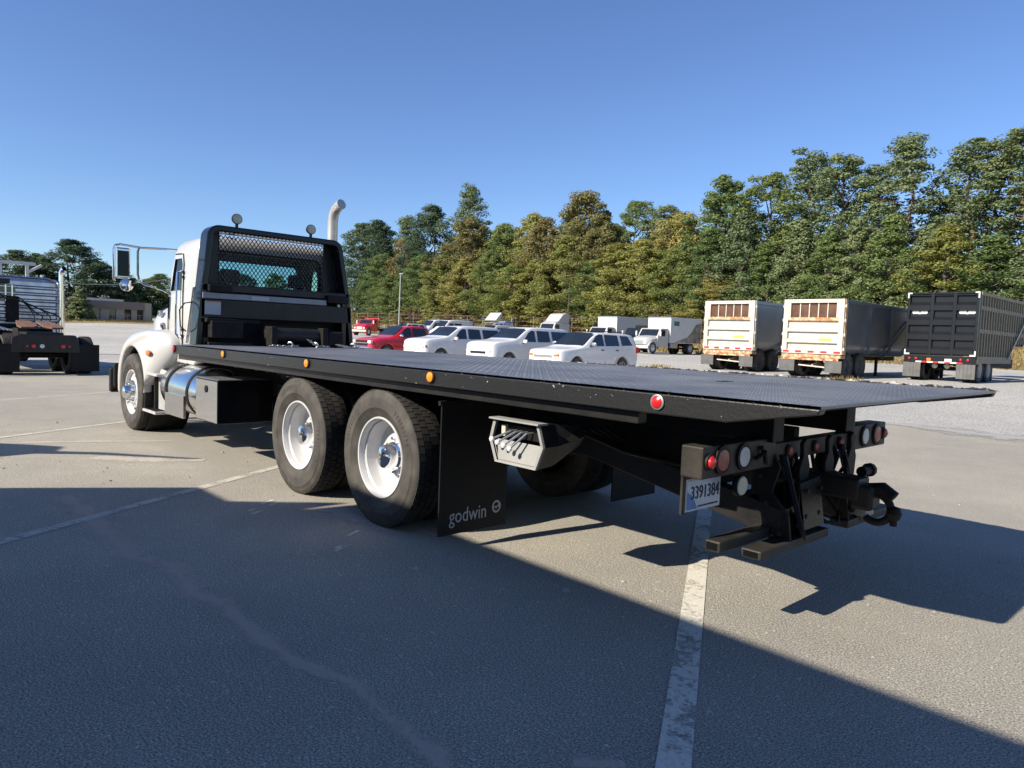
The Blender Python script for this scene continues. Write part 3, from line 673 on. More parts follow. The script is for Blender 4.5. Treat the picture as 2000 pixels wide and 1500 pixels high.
for s, y0, y1 in ((-1, 0, .055), (1, W - .055, W)):
    r = MB().prism([(1.66, 1.096), (8.90, 1.100), (9.30, 1.172), (9.31, 1.196), (1.66, 1.196)], 1, y0 - .004 if s < 0 else y0, y1 if s < 0 else y1 + .004).build('side_rail', 'worn_black', T, bevel=.006)
    ys = .05 if s < 0 else W - .12
    MB().box(1.7, 8.4, ys, ys + .07, 1.035, 1.094).build('lower_rail', 'black_paint', T, bevel=.005)
    yo = -.006 if s < 0 else W + .006
    for x, m in ((1.735, 'red_lens'), (3.24, 'amber'), (5.05, 'amber'), (6.77, 'amber'), (8.55, 'red_lens')):
        big = .88 if x > 8 else 1.0
        l = MB().lathe([(.040 * big, 0), (.042 * big, -s * -.008), (.034 * big, -s * -.012)], (x, yo, 1.157), 1, 24).build('marker_light', 'galv' if x > 8 else 'frame_black', T)
        MB().lathe([(.034 * big, 0), (.032 * big, s * .014), (.018 * big, s * .021), (0, s * .023)], (x, yo, 1.157), 1, 20).build('lens', m, l)
# worn edge strips where the paint is gone
b = MB(); rr = random.Random(4)
for (ya, x0, x1, dens) in ((W, 6.0, 9.3, 420), (0, 7.2, 9.25, 110), (0, 1.8, 7.2, 26), (W, 1.8, 6, 26)):
    for k in range(dens):
        x = rr.uniform(x0, x1); l = rr.uniform(.01, .09 if ya else .022); s = 1 if ya == 0 else -1; wd = rr.uniform(.004, .045 if ya else .014)
        b.add([(x, ya, 1.2096), (x + l, ya, 1.2096), (x + l * .8, ya + s * wd, 1.2096), (x + l * .2, ya + s * wd * .7, 1.2096)], [(0, 1, 2, 3) if s > 0 else (3, 2, 1, 0)])
for k in range(520):
    x = rr.uniform(5.2, 9.3) if k % 5 else rr.uniform(2, 5.2); l = rr.uniform(.012, .07); h0 = rr.uniform(.002, .017) * sstep(4.0, 8.5, x) + .002
    b.add([(x, W - .004, 1.207), (x + l, W - .004, 1.207), (x + l * rr.uniform(.6, .95), W - .007, 1.208 + h0), (x + l * rr.uniform(.05, .4), W - .007, 1.208 + h0 * rr.uniform(.4, 1))], [(0, 1, 2, 3)])
for k in range(70):
    x = 1.7 + 7.5 * rr.random() ** .6; l = rr.uniform(.003, .012); z0 = 1.196 - rr.random() ** 3 * .05; hh = rr.uniform(.001, .004)
    b.add([(x, -.0052, z0), (x + l, -.0052, z0 + rr.uniform(-.002, .002)), (x + l * .7, -.0052, z0 + hh), (x + l * .1, -.0052, z0 + hh * .7)], [(0, 1, 2, 3)])
stuff(b.build('edge_wear', 'deck_worn', deck))
b = MB()
for k in range(18):
    x = 1.9 + k * .4; b.box(x, x + .05, .12, W - .12, 1.10, 1.194)
b.build('cross_member', 'frame_black', T)
for y in (.74, 1.66): MB().box(1.75, 8.75, y, y + .12, .935, 1.098).build('long_sill', 'frame_black', T, bevel=.006)
MB().prism([(8.70, 1.10), (9.27, 1.182), (9.27, 1.195), (8.70, 1.195)], 1, .06, W - .06).build('tail_member', 'frame_black', T)
o = MB().box(8.14, 8.20, 1.14, 1.28, 1.2085, 1.2105).build('deck_hatch', 'frame_black', deck)
# tilt frame under the deck and lift cylinders
for y in (.86, 1.60): MB().bar((7.0, y, .82), (8.78, y, .50), .09, .16).build('tilt_arm', 'black_paint', T, bevel=.008)
for y in (1.0, 1.48):
    c = MB().tube([(5.4, y, .78), (7.4, y, .86)], .055, 12).build('hydraulic_cylinder', 'frame_black', T); MB().tube([(7.4, y, .86), (8.3, y, .88)], .028, 10).build('rod', 'polished', c)
b = MB()
for k in range(5):
    yy = .5 + .07 * k; b.tube([(7.6, yy, .88), (7.9, yy + .1, .78 - .02 * k), (8.2, yy + .3, .72), (8.6, .95 + .03 * k, .80)], .012, 6)
b.build('hydraulic_hose', 'flap', T)
# mudflaps
for s in (0, 1):
    y0 = .06 if s == 0 else W - .66
    fl = MB().box(6.80, 6.812, y0, y0 + .60, .095, .985).build('mudflap', 'flap', T)
    MB().bar((6.795, y0 - .01, .985), (6.795, y0 + .62, .985), .025, .03).build('hanger_bar', 'frame_black', fl)
    if s == 0:
        text('lettering', 'godwin', .142, 'letter_grey', fl, frame_m((6.8145, .31, .215), (0, 1, .0), (0, 0, 1)), .001, .80)
        e = MB(); P = []
        for rad in (.045, .031): P.append([(6.8150,   .565 + rad * .9 * math.cos(t), .235 + rad * math.sin(t)) for t in [2 * math.pi * k / 24 for k in range(24)]])
        e.loft(P, 0, False); e.bar((6.8150, .536, .235), (6.8150, .594, .235), .003, .008); e.bar((6.8150, .557, .219), (6.8150, .588, .252), .003, .007); e.build('emblem', 'letter_grey', fl)
    else:
        pass
# control box with levers behind the flap
cb = MB()
hexo = [(7.38, .955), (7.345, .83), (7.40, .70), (7.735, .70), (7.79, .83), (7.745, .955)]
def hexs(f, y): c = Vector((7.567, .83)); return [(c.x + (p[0] - c.x) * f, y, c.y + (p[1] - c.y) * f) for p in hexo]
cb.loft([hexs(.94, .02), hexs(1.0, .02), hexs(1.0, .06), hexs(.95, .16), [(p[0] + .07, .34, p[2] * .6 + .38) for p in hexs(.78, 0)]], 0, False); cb.add([(p[0] + .07, .34, p[2] * .6 + .38) for p in hexs(.78, 0)], [tuple(range(6))])
box = cb.build('control_box', 'black_paint', T)
MB().loft([hexs(.92, .017), hexs(1.015, .014), hexs(1.02, .03), hexs(.90, .03)], 0, False).build('rim', 'grey_panel', box)
MB().add([(7.37, .055, .83), (7.765, .055, .83), (7.72, .026, .715), (7.415, .026, .715)], [(3, 2, 1, 0)]).build('front_panel', 'grey_panel', box)
MB().box(7.36, 7.77, -.01, .07, .952, .962).build('hood', 'grey_panel', box)
MB().box(7.44, 7.74, .07, .13, .845, .925).build('valve_bank', 'frame_black', box, bevel=.006)
MB().box(7.405, 7.44, .05, .10, .85, .92).build('valve_end', 'cream_lens', box, bevel=.006)
for k in range(4):
    x = 7.52 + k * .045; tip = (7.42 + k * .052, -.035, .838 - .012 * k)
    l = MB().tube([(x, .075, .895), (x - .012, .03, .892), tip], .006, 6).build('lever', 'alum', box)
    MB().lathe([(0, -.016), (.012, -.012), (.016, 0), (.012, .012), (0, .016)], tip, 2, 10).build('knob', 'knob', l)
# rear light bar, plate, lamps
bar = MB()
bar.box(8.60, 8.72, .13, .80, .800, .955); bar.box(8.60, 8.72, 1.86, W - .13, .800, .955); bar.box(8.62, 8.70, .86, 1.83, .815, .915)
lb = bar.build('light_bar', 'bounce_black', T, bevel=.008)
def lamp(y, z, r, m, proud=.012, x=8.722, ring='frame_black'):
    l = MB().lathe([(r * 1.34, 0), (r * 1.3, .010), (r, .012)], (x, y, z), 0, 28).build('tail_light', ring, lb)
    MB().lathe([(r, .006), (r * .95, proud), (r * .5, proud * 1.35), (0, proud * 1.45)], (x, y, z), 0, 24).build('lens', m, l)
for sgn in (0, 1):
    Y = (lambda y: y) if sgn == 0 else (lambda y: W - y)
    lamp(Y(.185), .882, .030, 'red_lens' if sgn == 0 else 'red_dim', .022); lamp(Y(.295), .882, .054, 'red_dim'); lamp(Y(.495), .882, .052, 'clear_lens')
for y in (1.02, 1.345, 1.69): lamp(y, .866, .026, 'red_dim', .018, 8.702)
o = MB().tube([(8.73, .60, .86), (8.77, .63, .90), (8.76, .66, .84), (8.74, .68, .88), (8.73, .66, .92)], .012, 6).build('wire_loop', 'flap', lb)
wl = MB().lathe([(.052, 0), (.056, .02), (.05, .03)], (8.70, .49, .735), 0, 24).build('reverse_lamp', 'frame_black', T); MB().lathe([(.05, .026), (.045, .034), (0, .038)], (8.70, .49, .735), 0, 24).build('lens', 'cream_lens', wl)
MB().box(8.604, 8.616, .135, .20, .615, .80).build('plate_bracket', 'bounce_black', lb)
PX = 8.622
pl_ = MB().add([(PX, .165, .628), (PX, .465, .625), (PX, .465, .773), (PX, .165, .776)], [(0, 1, 2, 3)]).add([(PX - .004, .160, .622), (PX - .004, .470, .619), (PX - .004, .470, .779), (PX - .004, .160, .782)], [(3, 2, 1, 0)]).build('licence_plate', 'plate_white', T)
MB().add([(PX + .0015, .168, .632), (PX + .0015, .26, .631), (PX + .0015, .215, .70), (PX + .0015, .168, .72)], [(0, 1, 2, 3)]).build('corner_picture', 'plate_blue', pl_)
text('plate_number', '3391384', .092, 'ink', pl_, frame_m((PX + .0025, .325, .708), (0, 1, -.008), (0, 0, 1)), .0008, .80)
b = MB()
for k in range(16): b.box(PX + .0017, PX + .0025, .265 + k * .0115, .2725 + k * .0115 + .002 * (k % 3), .637, .645)
b.build('plate_caption', 'ink', pl_)
for y in (.815, 1.845): MB().box(8.66, 8.72, y - .025, y + .025, .80, 1.108).build('upright', 'bounce_black', T, bevel=.005)
# wheel lift: struts, plate, stinger, low cross tubes and pintle
wlf = MB().box(8.55, 8.66, .82, 1.72, .52, .64).build('lift_frame', 'frame_black', T, bevel=.01)
for y in (.88, 1.62):
    MB().bar((8.74, y, .86), (8.83, y + .10, .40), .05, .03).build('strut', 'black_gloss', wlf, bevel=.005)
    MB().prism([(8.60, .42), (8.84, .40), (8.82, .55), (8.72, .66), (8.76, .80), (8.70, .90), (8.64, .90), (8.60, .7)], 1, y - .06, y - .04).build('side_plate', 'frame_black', wlf, bevel=.004)
for y in (1.10, 1.42, 1.74):
    MB().prism([(y - .05, .66), (y + .05, .66), (y + .065, .78), (y + .03, .85), (y + .045, .90), (y + .01, .935), (y - .03, .91), (y - .02, .84), (y - .06, .77)], 0, 8.74, 8.765).build('hook_plate', 'frame_black', wlf, bevel=.006)
MB().add([(8.80, .98, .70), (8.83, 1.0, .45), (8.83, 1.24, .45), (8.80, 1.22, .72)], [(0, 1, 2, 3)]).box(8.70, 8.80, .98, 1.24, .45, .70).build('skid_plate', 'black_paint', wlf, bevel=.006)
b = MB().box(8.55, 8.98, 1.30, 1.46, .60, .72); b.build('stinger_tube', 'bounce_black', T, bevel=.012)
b = MB(); b.tube([(8.66, 1.0, .60), (8.75, 1.3, .52), (8.70, 1.55, .60)], .014, 6); b.tube([(8.66, 1.5, .74), (8.74, 1.62, .68), (8.72, 1.8, .74)], .012, 6); b.tube([(8.9, 1.5, .56), (8.84, 1.6, .48), (8.76, 1.7, .52)], .016, 6); b.build('safety_chain', 'frame_black', T)
def sqtube(a, e, w, h, name, mat='bounce_black'):
    o = MB().bar(a, e, w, h).build(name, mat, T, bevel=.008)
    d = (Vector(a) - Vector(e)).normalized(); p = Vector(a) + d * .001
    MB().bar(p, p - d * .0005, w * .72, h * .62).build('hollow_shade', 'letter_dark', o); return o  # dark plate on the solid end paints the shade inside the tube
sqtube((8.79, .50, .400), (8.79, 1.28, .400), .11, .048, 'cross_tube'); sqtube((8.68, .32, .445), (8.68, .98, .445), .085, .058, 'cross_tube'); sqtube((8.79, 1.54, .400), (8.79, 2.24, .400), .11, .048, 'cross_tube')
for y in (.88, 1.62):
    for q in ((8.70, .50), (8.70, .60), (8.78, .45), (8.66, .74), (8.67, .85)): MB().lathe([(.014, -.012), (.014, -.004), (0, -.004)], (q[0], y - .06, q[1]), 1, 8).lathe([(.014, -.012), (0, -.014)], (q[0], y - .06, q[1]), 1, 8).build('bolt', 'bounce_black', wlf)
for q in ((1.03, .52), (1.19, .52), (1.03, .66), (1.19, .66)): MB().lathe([(.013, .0), (.013, .012), (0, .013)], (8.815, q[0], q[1]), 0, 8).build('bolt', 'bounce_black', wlf)
for k in range(4):
    y = .95 + .11 * k; MB().tube([(8.45, y, .92), (8.55, y + .05, .74 - .02 * k), (8.68, y + .12, .70), (8.72, y + .15, .80 - .03 * k), (8.66, y + .2, .90)], .011, 6).build('hydraulic_hose', 'flap', wlf)
MB().tube([(8.72, 1.30, .50), (8.80, 1.33, .44), (8.84, 1.40, .43), (8.80, 1.5, .46), (8.70, 1.52, .56)], .013, 6).build('hydraulic_hose', 'flap', wlf)
MB().box(8.60, 8.72, 1.0, 1.2, .40, .46).build('tube_socket', 'frame_black', T)
h = MB().box(8.93, 9.05, 1.31, 1.45, .55, .69).build('hitch_head', 'bounce_black', T, bevel=.02)
b = MB(); b.tube([(9.05 + .078 * math.sin(t), 1.38, .565 + .078 * math.cos(t)) for t in rng(-.3, 3.9, 26)], .021, 14); b.build('pintle_hook', 'frame_black', h)
MB().tube([(9.02, 1.38, .665), (9.08, 1.38, .68), (9.14, 1.38, .64)], .036, 10).build('latch', 'frame_black', h)
MB().lathe([(0, .04), (.03, .03), (.04, 0), (.03, -.03), (.018, -.04), (.018, -.07), (0, -.07)], (9.145, 1.38, .555), 2, 16).build('tow_ball', 'frame_black', h)
MB().tube([(8.93, 1.46, .74), (8.93, 1.56, .74)], .03, 10).tube([(8.93, 1.555, .74), (8.93, 1.59, .74)], .04, 10).build('plug_socket', 'frame_black', h)
MB().box(8.70, 8.9, 1.66, 1.78, .44, .52).build('bracket', 'grey_panel', T, bevel=.006)
# fuel tank, steps, chrome box
tank = MB(); prof = [(0, 1.02), (.24, 1.03), (.29, 1.06), (.30, 1.1), (.30, 2.22), (.285, 2.29), (.22, 2.35), (0, 2.37)]
tank.lathe([(r, x) for r, x in prof], (0, .33, .655), 0, 40); tk = tank.build('fuel_tank', 'polished', T)
for x in (1.28, 2.02): MB().lathe([(.303, x), (.309, x + .004), (.309, x + .066), (.303, x + .07)], (0, .33, .655), 0, 40).build('tank_strap', 'frame_black', tk)
MB().box(1.34, 2.0, .012, .04, .36, .62).build('tank_shield', 'polished', tk)
bx = MB().box(2.38, 3.02, .02, .62, .41, .865).build('tool_box', 'black_gloss', T, bevel=.006)
MB().add([(2.39, .0175, .42), (3.01, .0175, .42), (3.01, .0175, .855), (2.39, .0175, .855)], [(0, 1, 2, 3)]).build('mirror_door', 'chrome', bx)
MB().lathe([(.036, .0), (.04, -.006), (.03, -.010), (0, -.008)], (2.70, .017, .76), 1, 20).build('latch', 'frame_black', bx)
MB().box(2.40, 3.0, .03, .60, .866, .874).build('lid', 'alum', bx, bevel=.003)
st = MB().box(.44, 1.0, .0, .26, .30, .335).build('step', 'bright_alum', T, bevel=.006)
MB().prism([(.30, .80), (.44, .33), (1.0, .31), (1.02, .84), (.55, .88)], 1, .14, .17).build('step_panel', 'bright_alum', st, bevel=.01)
MB().box(.52, 1.02, .01, .24, .78, .81).build('step_tread', 'bright_alum', st, bevel=.005)
MB().box(.60, .66, .10, .3, .3, .8).build('step_bracket', 'frame_black', st)
b = MB()
for k in range(7): b.box(.50 + .07 * k, .535 + .07 * k, .02, .22, .335, .343)
b.build('step_grip', 'frame_black', st)
MB().box(3.25, 3.9, .55, .82, .45, .85).build('battery_box', 'frame_black', T, bevel=.02)
MB().tube([(3.2, .68, .93), (4.3, .68, .93)], .06, 10).build('air_tank', 'frame_black', T)
b = MB()
for k in range(8):
    x = 1.2 + .3 * k; b.tube([(x, .6, .98), (x + .1, .55, 1.02), (x + .25, .62, .99), (x + .4, .66, .95)], .012, 6)
b.build('air_line', 'alum', T)
# cab shell
def cring(z, x0, x1, y0, y1, r): return [(p[0], p[1], z) for p in rrect(x0, x1, y0, y1, r, 5)]
CL, CR_ = .30, W - .30
rings = [cring(.985, .46, 1.47, CL + .05, CR_ - .05, .08), cring(1.02, .42, 1.515, CL + .01, CR_ - .01, .1), cring(1.5, .40, 1.525, CL, CR_, .11), cring(1.80, .41, 1.525, CL + .005, CR_ - .005, .11), cring(2.10, .50, 1.52, CL + .014, CR_ - .014, .11),
         cring(2.36, .60, 1.515, CL + .028, CR_ - .028, .12), cring(2.44, .65, 1.505, CL + .045, CR_ - .045, .13), cring(2.50, .73, 1.48, CL + .085, CR_ - .085, .15), cring(2.545, .86, 1.44, CL + .19, CR_ - .19, .17), cring(2.57, 1.0, 1.36, CL + .4, CR_ - .4, .17), cring(2.575, 1.08, 1.2, CL + .7, CR_ - .7, .06)]
b = MB().loft(rings, 0, True); b.add(rings[-1], [tuple(range(len(rings[-1])))], 0, True); b.add(rings[0], [tuple(range(len(rings[0])))[::-1]], 0)
cab = b.build('cab', ['white_paint', 'interior'], T, ang=50)
sd = cab.modifiers.new('solid', 'SOLIDIFY'); sd.thickness = .035; sd.offset = -1; sd.material_offset = 1; sd.use_rim = False
def cutter(bm): return bm.build('cutter', 'interior')
cut(cab, [cutter(MB().prism([(.585, 1.875), (1.0, 1.88), (1.005, 2.20), (.96, 2.285), (.70, 2.285)], 1, 0, W)),
          cutter(MB().prism(rrect(.47, W - .47, 1.86, 2.33, .07), 0, .2, .86)),
          cutter(MB().prism(rrect(.48, 1.92, 1.93, 2.35, .08), 0, 1.4, 1.6))])
MB().add([(.575, CL + .022, 1.865), (1.01, CL + .022, 1.87), (1.02, CL + .034, 2.20), (.97, CL + .04, 2.295), (.69, CL + .04, 2.295)], [(0, 1, 2, 3, 4)]).build('side_window', 'glass', cab)
MB().add([(.575, CR_ - .022, 1.865), (1.01, CR_ - .022, 1.87), (1.02, CR_ - .034, 2.20), (.97, CR_ - .04, 2.295), (.69, CR_ - .04, 2.295)], [(4, 3, 2, 1, 0)]).build('side_window', 'glass', cab)
MB().add([(.455, .46, 1.86), (.455, W - .46, 1.86), (.62, W - .46, 2.34), (.62, .46, 2.34)], [(0, 1, 2, 3)]).build('windscreen', 'glass', cab)
MB().add([(1.505, .47, 1.92), (1.505, 1.93, 1.92), (1.502, 1.93, 2.36), (1.502, .47, 2.36)], [(0, 1, 2, 3)]).build('rear_window', 'glass', cab)
MB().loft([[(1.528, p[0], p[1]) for p in rrect(.45, 1.95, 1.90, 2.38, .10)], [(1.532, p[0], p[1]) for p in rrect(.48, 1.92, 1.93, 2.35, .08)]], 0, False).build('window_seal', 'flap', cab)
MB().prism([(.62, 1.09), (.66, .965), (1.50, .95), (1.60, 1.0), (1.62, 1.09)], 1, CL - .02, CL + .10).build('sill', 'white_paint', cab, bevel=.015)
MB().box(.5, 1.45, .42, W - .42, 1.08, 1.20).build('floor', 'interior', cab)
MB().box(.42, .80, .44, W - .44, 1.45, 1.84).build('dashboard', 'interior', cab, bevel=.05)
for y in (.80, 1.72):
    s = MB().box(1.22, 1.36, y - .24, y + .24, 1.3, 1.95).box(.95, 1.4, y - .24, y + .24, 1.2, 1.42).build('seat', 'seat', cab, bevel=.05); MB().box(1.24, 1.34, y - .13, y + .13, 1.99, 2.17).build('headrest', 'seat', s, bevel=.04)
MB().tube([(.98 + .05 * math.sin(t), .80 + .22 * math.cos(t), 1.80 + .2 * math.sin(t)) for t in rng(0, 6.283, 20)], .016, 6).build('steering_wheel', 'interior', cab)
# door outline, handles
def seam(pts, r=.005, mat='flap', name='door_seam'): return MB().tube(pts, r, 5).build(name, mat, cab)
seam([(.53, CL - .002, 1.80), (.51, CL - .003, 1.5), (.51, CL - .001, 1.06), (1.06, CL - .001, 1.06), (1.075, CL - .003, 1.5), (1.075, CL - .001, 1.85), (1.07, CL + .012, 2.2), (1.02, CL + .022, 2.335), (.72, CL + .026, 2.345)], .008)
MB().tube([(1.02, CL + .03, 2.12), (.96, CL - .03, 2.10), (.96, CL - .045, 1.62), (.965, CL - .045, 1.32), (1.0, CL - .01, 1.27)], .016, 8).build('grab_rail', 'chrome', cab)
for z in (1.28, 1.36): MB().box(1.06, 1.10, CL - .02, CL + .01, z, z + .035).build('hinge', 'frame_black', cab)
for z in (2.08, 2.02): MB().box(1.07, 1.10, CL - .015, CL + .04, z, z + .03).build('hinge', 'frame_black', cab)
for y in (.75, CY, W - .75): MB().lathe([(.06, 0), (.055, .03), (.03, .055), (0, .06)], (.93, y, 2.53), 2, 14).build('cab_marker', 'amber', cab)
ho = MB().lathe([(.0, 0), (.055, .01), (.06, .04), (.035, .1), (.03, .3)], (1.12, .62, 2.63), 0, 16).build('air_horn', 'chrome', cab)
MB().lathe([(.055, .0), (.075, .03), (.055, .07), (0, .09)], (1.36, .58, 2.52), 2, 16).build('roof_beacon', 'offwhite', cab)
# hood
def hring(x, zt, hw, zb, r=.16):
    pts = []
    for t in rng(0, 1, 12):
        a = math.pi * t; cx = math.cos(a); sx = math.sin(a)
        y = CY - hw * (abs(cx) ** .55) * (1 if cx > 0 else -1); z = zb + (zt - zb) * (sx ** .30)
        pts.append((x, y, z))
    return pts
b = MB().loft([hring(.44, 1.80, .935, 1.0), hring(.30, 1.785, .95, 1.0), hring(.05, 1.76, .965, 1.0), hring(-.18, 1.71, .955, 1.0), hring(-.45, 1.62, .89, .95), hring(-.8, 1.48, .76, .80), hring(-.98, 1.40, .64, .62), hring(-1.03, 1.30, .56, .60)], 0, True, False)
b.add(hring(-1.03, 1.30, .56, .60), [tuple(range(13))[::-1]], 1)
hood = b.build('hood', ['white_paint', 'chrome'], T, ang=50)
# fenders
def fender(side):
    N = 22; A = []; Bq = []; Cq = []; D = []; E_ = []
    outer = [(-.66, .58), (-.69, .75), (-.68, .92), (-.62, 1.06), (-.51, 1.17), (-.36, 1.255), (-.18, 1.305), (0, 1.33), (.18, 1.345), (.36, 1.355), (.52, 1.355), (.68, 1.35), (.82, 1.33), (.93, 1.27), (.98, 1.17), (.97, 1.06), (.90, .96), (.78, .86), (.66, .76), (.58, .67), (.535, .60), (.515, .545)]
    for i, (x, z) in enumerate(outer):
        t = i / (len(outer) - 1); ang = R(186 - 192 * t); ax, az = .575 * math.cos(ang), .52 + .60 * math.sin(ang)
        if t > .9: az = max(az, .545)
        bk = sstep(.45, .95, x) * .17; rad = .16
        A.append((ax, .06, az)); Bq.append((ax * 1.02, .0 , az * 1.0 + .008)); Cq.append((ax * 1.06, -.02, az + .02 if az > .6 else az))
        m = (.35 * ax + .65 * x, .35 * az + .65 * z); D.append((m[0], -.02 + bk * .5, m[1])); E_.append((x, .035 + bk, z - .012 if t < .6 else z))
    F = [(x, y + .10, z + .022 if i < 13 else z) for i, (x, y, z) in enumerate(E_)]; G = [(x, .62, z + .05 if 3 < i < 14 else z) for i, (x, y, z) in enumerate(E_)]
    rings = [A, Bq, Cq, D, E_, F, G]
    if side: rings = [[(x, W - y, z) for x, y, z in r][::-1] for r in rings]
    o = MB().loft(rings, 0, True, False).build('fender', 'white_paint', T, ang=70)
    sb = o.modifiers.new('subd', 'SUBSURF'); sb.levels = 1; sb.render_levels = 2
    return o
for s in (0, 1):
    fd = fender(s); yy = (lambda y: y) if s == 0 else (lambda y: W - y)
    l = MB().lathe([(.062, 0), (.055, -.016), (0, -.024)] if s == 0 else [(.062, 0), (.055, .016), (0, .024)], (0, 0, 0), 1, 20).build('turn_signal', 'orange_lens', fd, (.62, yy(.028), 1.06)); l.scale = (1.25, 1, .62)
    MB().lathe([(.58, 0), (.58, .5)], (0, yy(.08) if s == 0 else yy(.58), .52), 1, 40).build('inner_liner', 'frame_black', fd)
MB().box(-1.12, -1.02, -.02, W + .02, .42, .78).build('bumper', 'flap', T, bevel=.03)
MB().box(-.86, -.78, -.03, .10, .50, .86).build('bumper_end', 'flap', T, bevel=.03)
for p, r in (((.16, .302, 1.58), .05), ((.26, .300, 1.42), .045)):
    l = MB().lathe([(r, .02), (r * .9, -.012), (r * .55, -.016), (r * .5, -.004), (0, -.004)], (0, 0, 0), 1, 18, 0).build('hood_emblem', 'alum', hood, p); l.scale = (1.3, 1, .9)
MB().tube([(.32, .28, 1.42), (.40, .275, 1.34), (.46, .285, 1.1)], .012, 6).build('hood_latch', 'flap', hood)
# mirrors
for s in (0, 1):
    yy = (lambda y: y) if s == 0 else (lambda y: W - y)
    P = lambda x, y, z: (x, yy(y), z)
    arm = MB().tube([P(.72, .36, 2.40), P(.58, .2, 2.41), P(.48, -.02, 2.405), P(.46, -.26, 2.425), P(.45, -.315, 2.41), P(.45, -.335, 2.36), P(.45, -.335, 2.0), P(.45, -.32, 1.96)], .013, 8)
    arm.tube([P(.5, -.05, 2.405), P(.49, -.065, 2.36), P(.49, -.065, 2.06), P(.50, -.05, 1.985), P(.51, 0, 1.945), P(.53, .22, 1.885), P(.55, .30, 1.84), P(.56, .36, 1.76)], .014, 8)
    ma = arm.build('mirror_arm', 'chrome', T)
    mi = MB().box(.42, .49, min(yy(-.315), yy(-.15)), max(yy(-.315), yy(-.15)), 1.995, 2.385).build('mirror', 'polished', ma, bevel=.02, seg=3)
    MB().box(.490, .4945, min(yy(-.298), yy(-.167)), max(yy(-.298), yy(-.167)), 2.025, 2.345).build('mirror_glass', 'mirror_black', mi)
    MB().lathe([(0, -.055), (.05, -.04), (.078, -.005), (.076, .012), (.05, .022), (0, .027)], P(.47, -.19, 1.915), 0, 24).build('convex_mirror', 'chrome', ma)
# exhaust stack
MB().tube([(1.42, 2.17, .9), (1.42, 2.17, 2.95), (1.44, 2.172, 3.04), (1.49, 2.178, 3.11), (1.56, 2.185, 3.155), (1.62, 2.19, 3.17)], .069, 18, caps=True).build('exhaust_stack', 'stack', T)
# headache rack
def rk(z): return (z - 1.2) / 1.44
out = [(.20, 1.215), (.235, 1.6), (.27, 2.0)] + [(.34 - .015 + .0 * k, 0) for k in ()]
def outline(inset):
    p = []
    cl, cr, top, r = .335 + inset, 2.135 - inset, 2.645 - inset, max(.03, .15 - inset)
    p.append((.215 + inset, 1.215)); p.append((.275 + inset, 1.9))
    for k in range(7): a = R(180 - 15 * k); p.append((cl + r + r * math.cos(a), top - r + r * math.sin(a)))
    for k in range(7): a = R(90 - 15 * k); p.append((cr - r + r * math.cos(a), top - r + r * math.sin(a)))
    p.append((2.245 - inset, 1.9)); p.append((2.325 - inset, 1.215)); return p
ro_, ri_ = outline(0), outline(.075)
def rr3(p, x): return [(x, q[0], q[1]) for q in p]
rack = MB().loft([rr3(ri_, 1.56), rr3(ro_, 1.56), rr3(ro_, 1.80), rr3(ri_, 1.80), rr3(ri_, 1.56)], 0, False, False).build('headache_rack', 'black_gloss', T, ang=30)
bv = rack.modifiers.new('bevel', 'BEVEL'); bv.width = .018; bv.segments = 3; bv.limit_method = 'ANGLE'; bv.angle_limit = R(40)
MB().loft([rr3(outline(.074), 1.575), rr3([(max(.56, min(1.95, y)), max(1.95, min(2.565, z))) for y, z in outline(.074)], 1.575)], 0, False, False).build('screen_frame', 'black_paint', rack)
b = MB(); y0, y1, z0, z1 = .55, 1.96, 1.945, 2.57; py, pz = .052, .036; nyy = int((y1 - y0) / py); nzz = int((z1 - z0) / pz)
for i in range(nyy + 1):
    for j in range(nzz):
        for sg in (1, -1):
            ya = y0 + i * py; yb = ya + sg * py / 2 * (1 if j % 2 == 0 else -1); 
            if not (y0 - .001 <= yb <= y1): continue
            a = (1.585, ya if j % 2 == 0 else yb + 0 * ya, z0 + j * pz); e = (1.585, yb if j % 2 == 0 else ya, z0 + (j + 1) * pz)
            b.bar(a, e, .0045, .009)
stuff(b.build('mesh_screen', 'frame_black', rack))
MB().box(1.70, 1.80, .28, 2.24, 1.85, 1.945).build('cross_bar', 'black_paint', rack, bevel=.012)
MB().box(1.80, 1.83, .28, 1.88, 1.765, 1.835).build('light_strip', 'alum_dark', rack, bevel=.004)
MB().box(1.831, 1.834, .86, 1.09, 1.775, 1.82).build('strip_label', 'sign_grey', rack)
for q in ((.34, .62, 1.845, 1.93), (1.885, 2.2, 1.80, 1.90)): MB().box(1.80, 1.86, *q).build('hinge_block', 'frame_black', rack, bevel=.012)
MB().lathe([(.022, 0), (.02, .02), (0, .024)], (1.82, 2.06, 1.77), 0, 12).build('work_light', 'cream_lens', rack)
pn = MB().box(1.76, 1.80, .27, 2.27, 1.54, 1.762).build('lower_panel', 'black_paint', rack, bevel=.006)
MB().box(1.801, 1.804, .31, .50, 1.575, 1.735).build('placard', 'sign_grey', pn); MB().box(1.8045, 1.806, .31, .50, 1.72, 1.735).build('placard_header', 'sign_orange', pn)
text('lettering', 'V U L C A N', .075, 'letter_dark', pn, frame_m((1.803, 1.22, 1.70), (0, 1, 0), (0, 0, 1)), .002, 1.05)
MB().box(1.57, 1.59, .27, 2.27, 1.20, 1.90).build('shade_backing', 'frame_black', rack)  # added dark sheet standing for the shade in the rack's open lower part
for q in ((2.14, 2.20, 1.90), (.30, .36, 1.54)): MB().box(1.59, 1.79, q[0], q[1], 1.22, q[2]).build('side_gusset', 'black_gloss', rack)
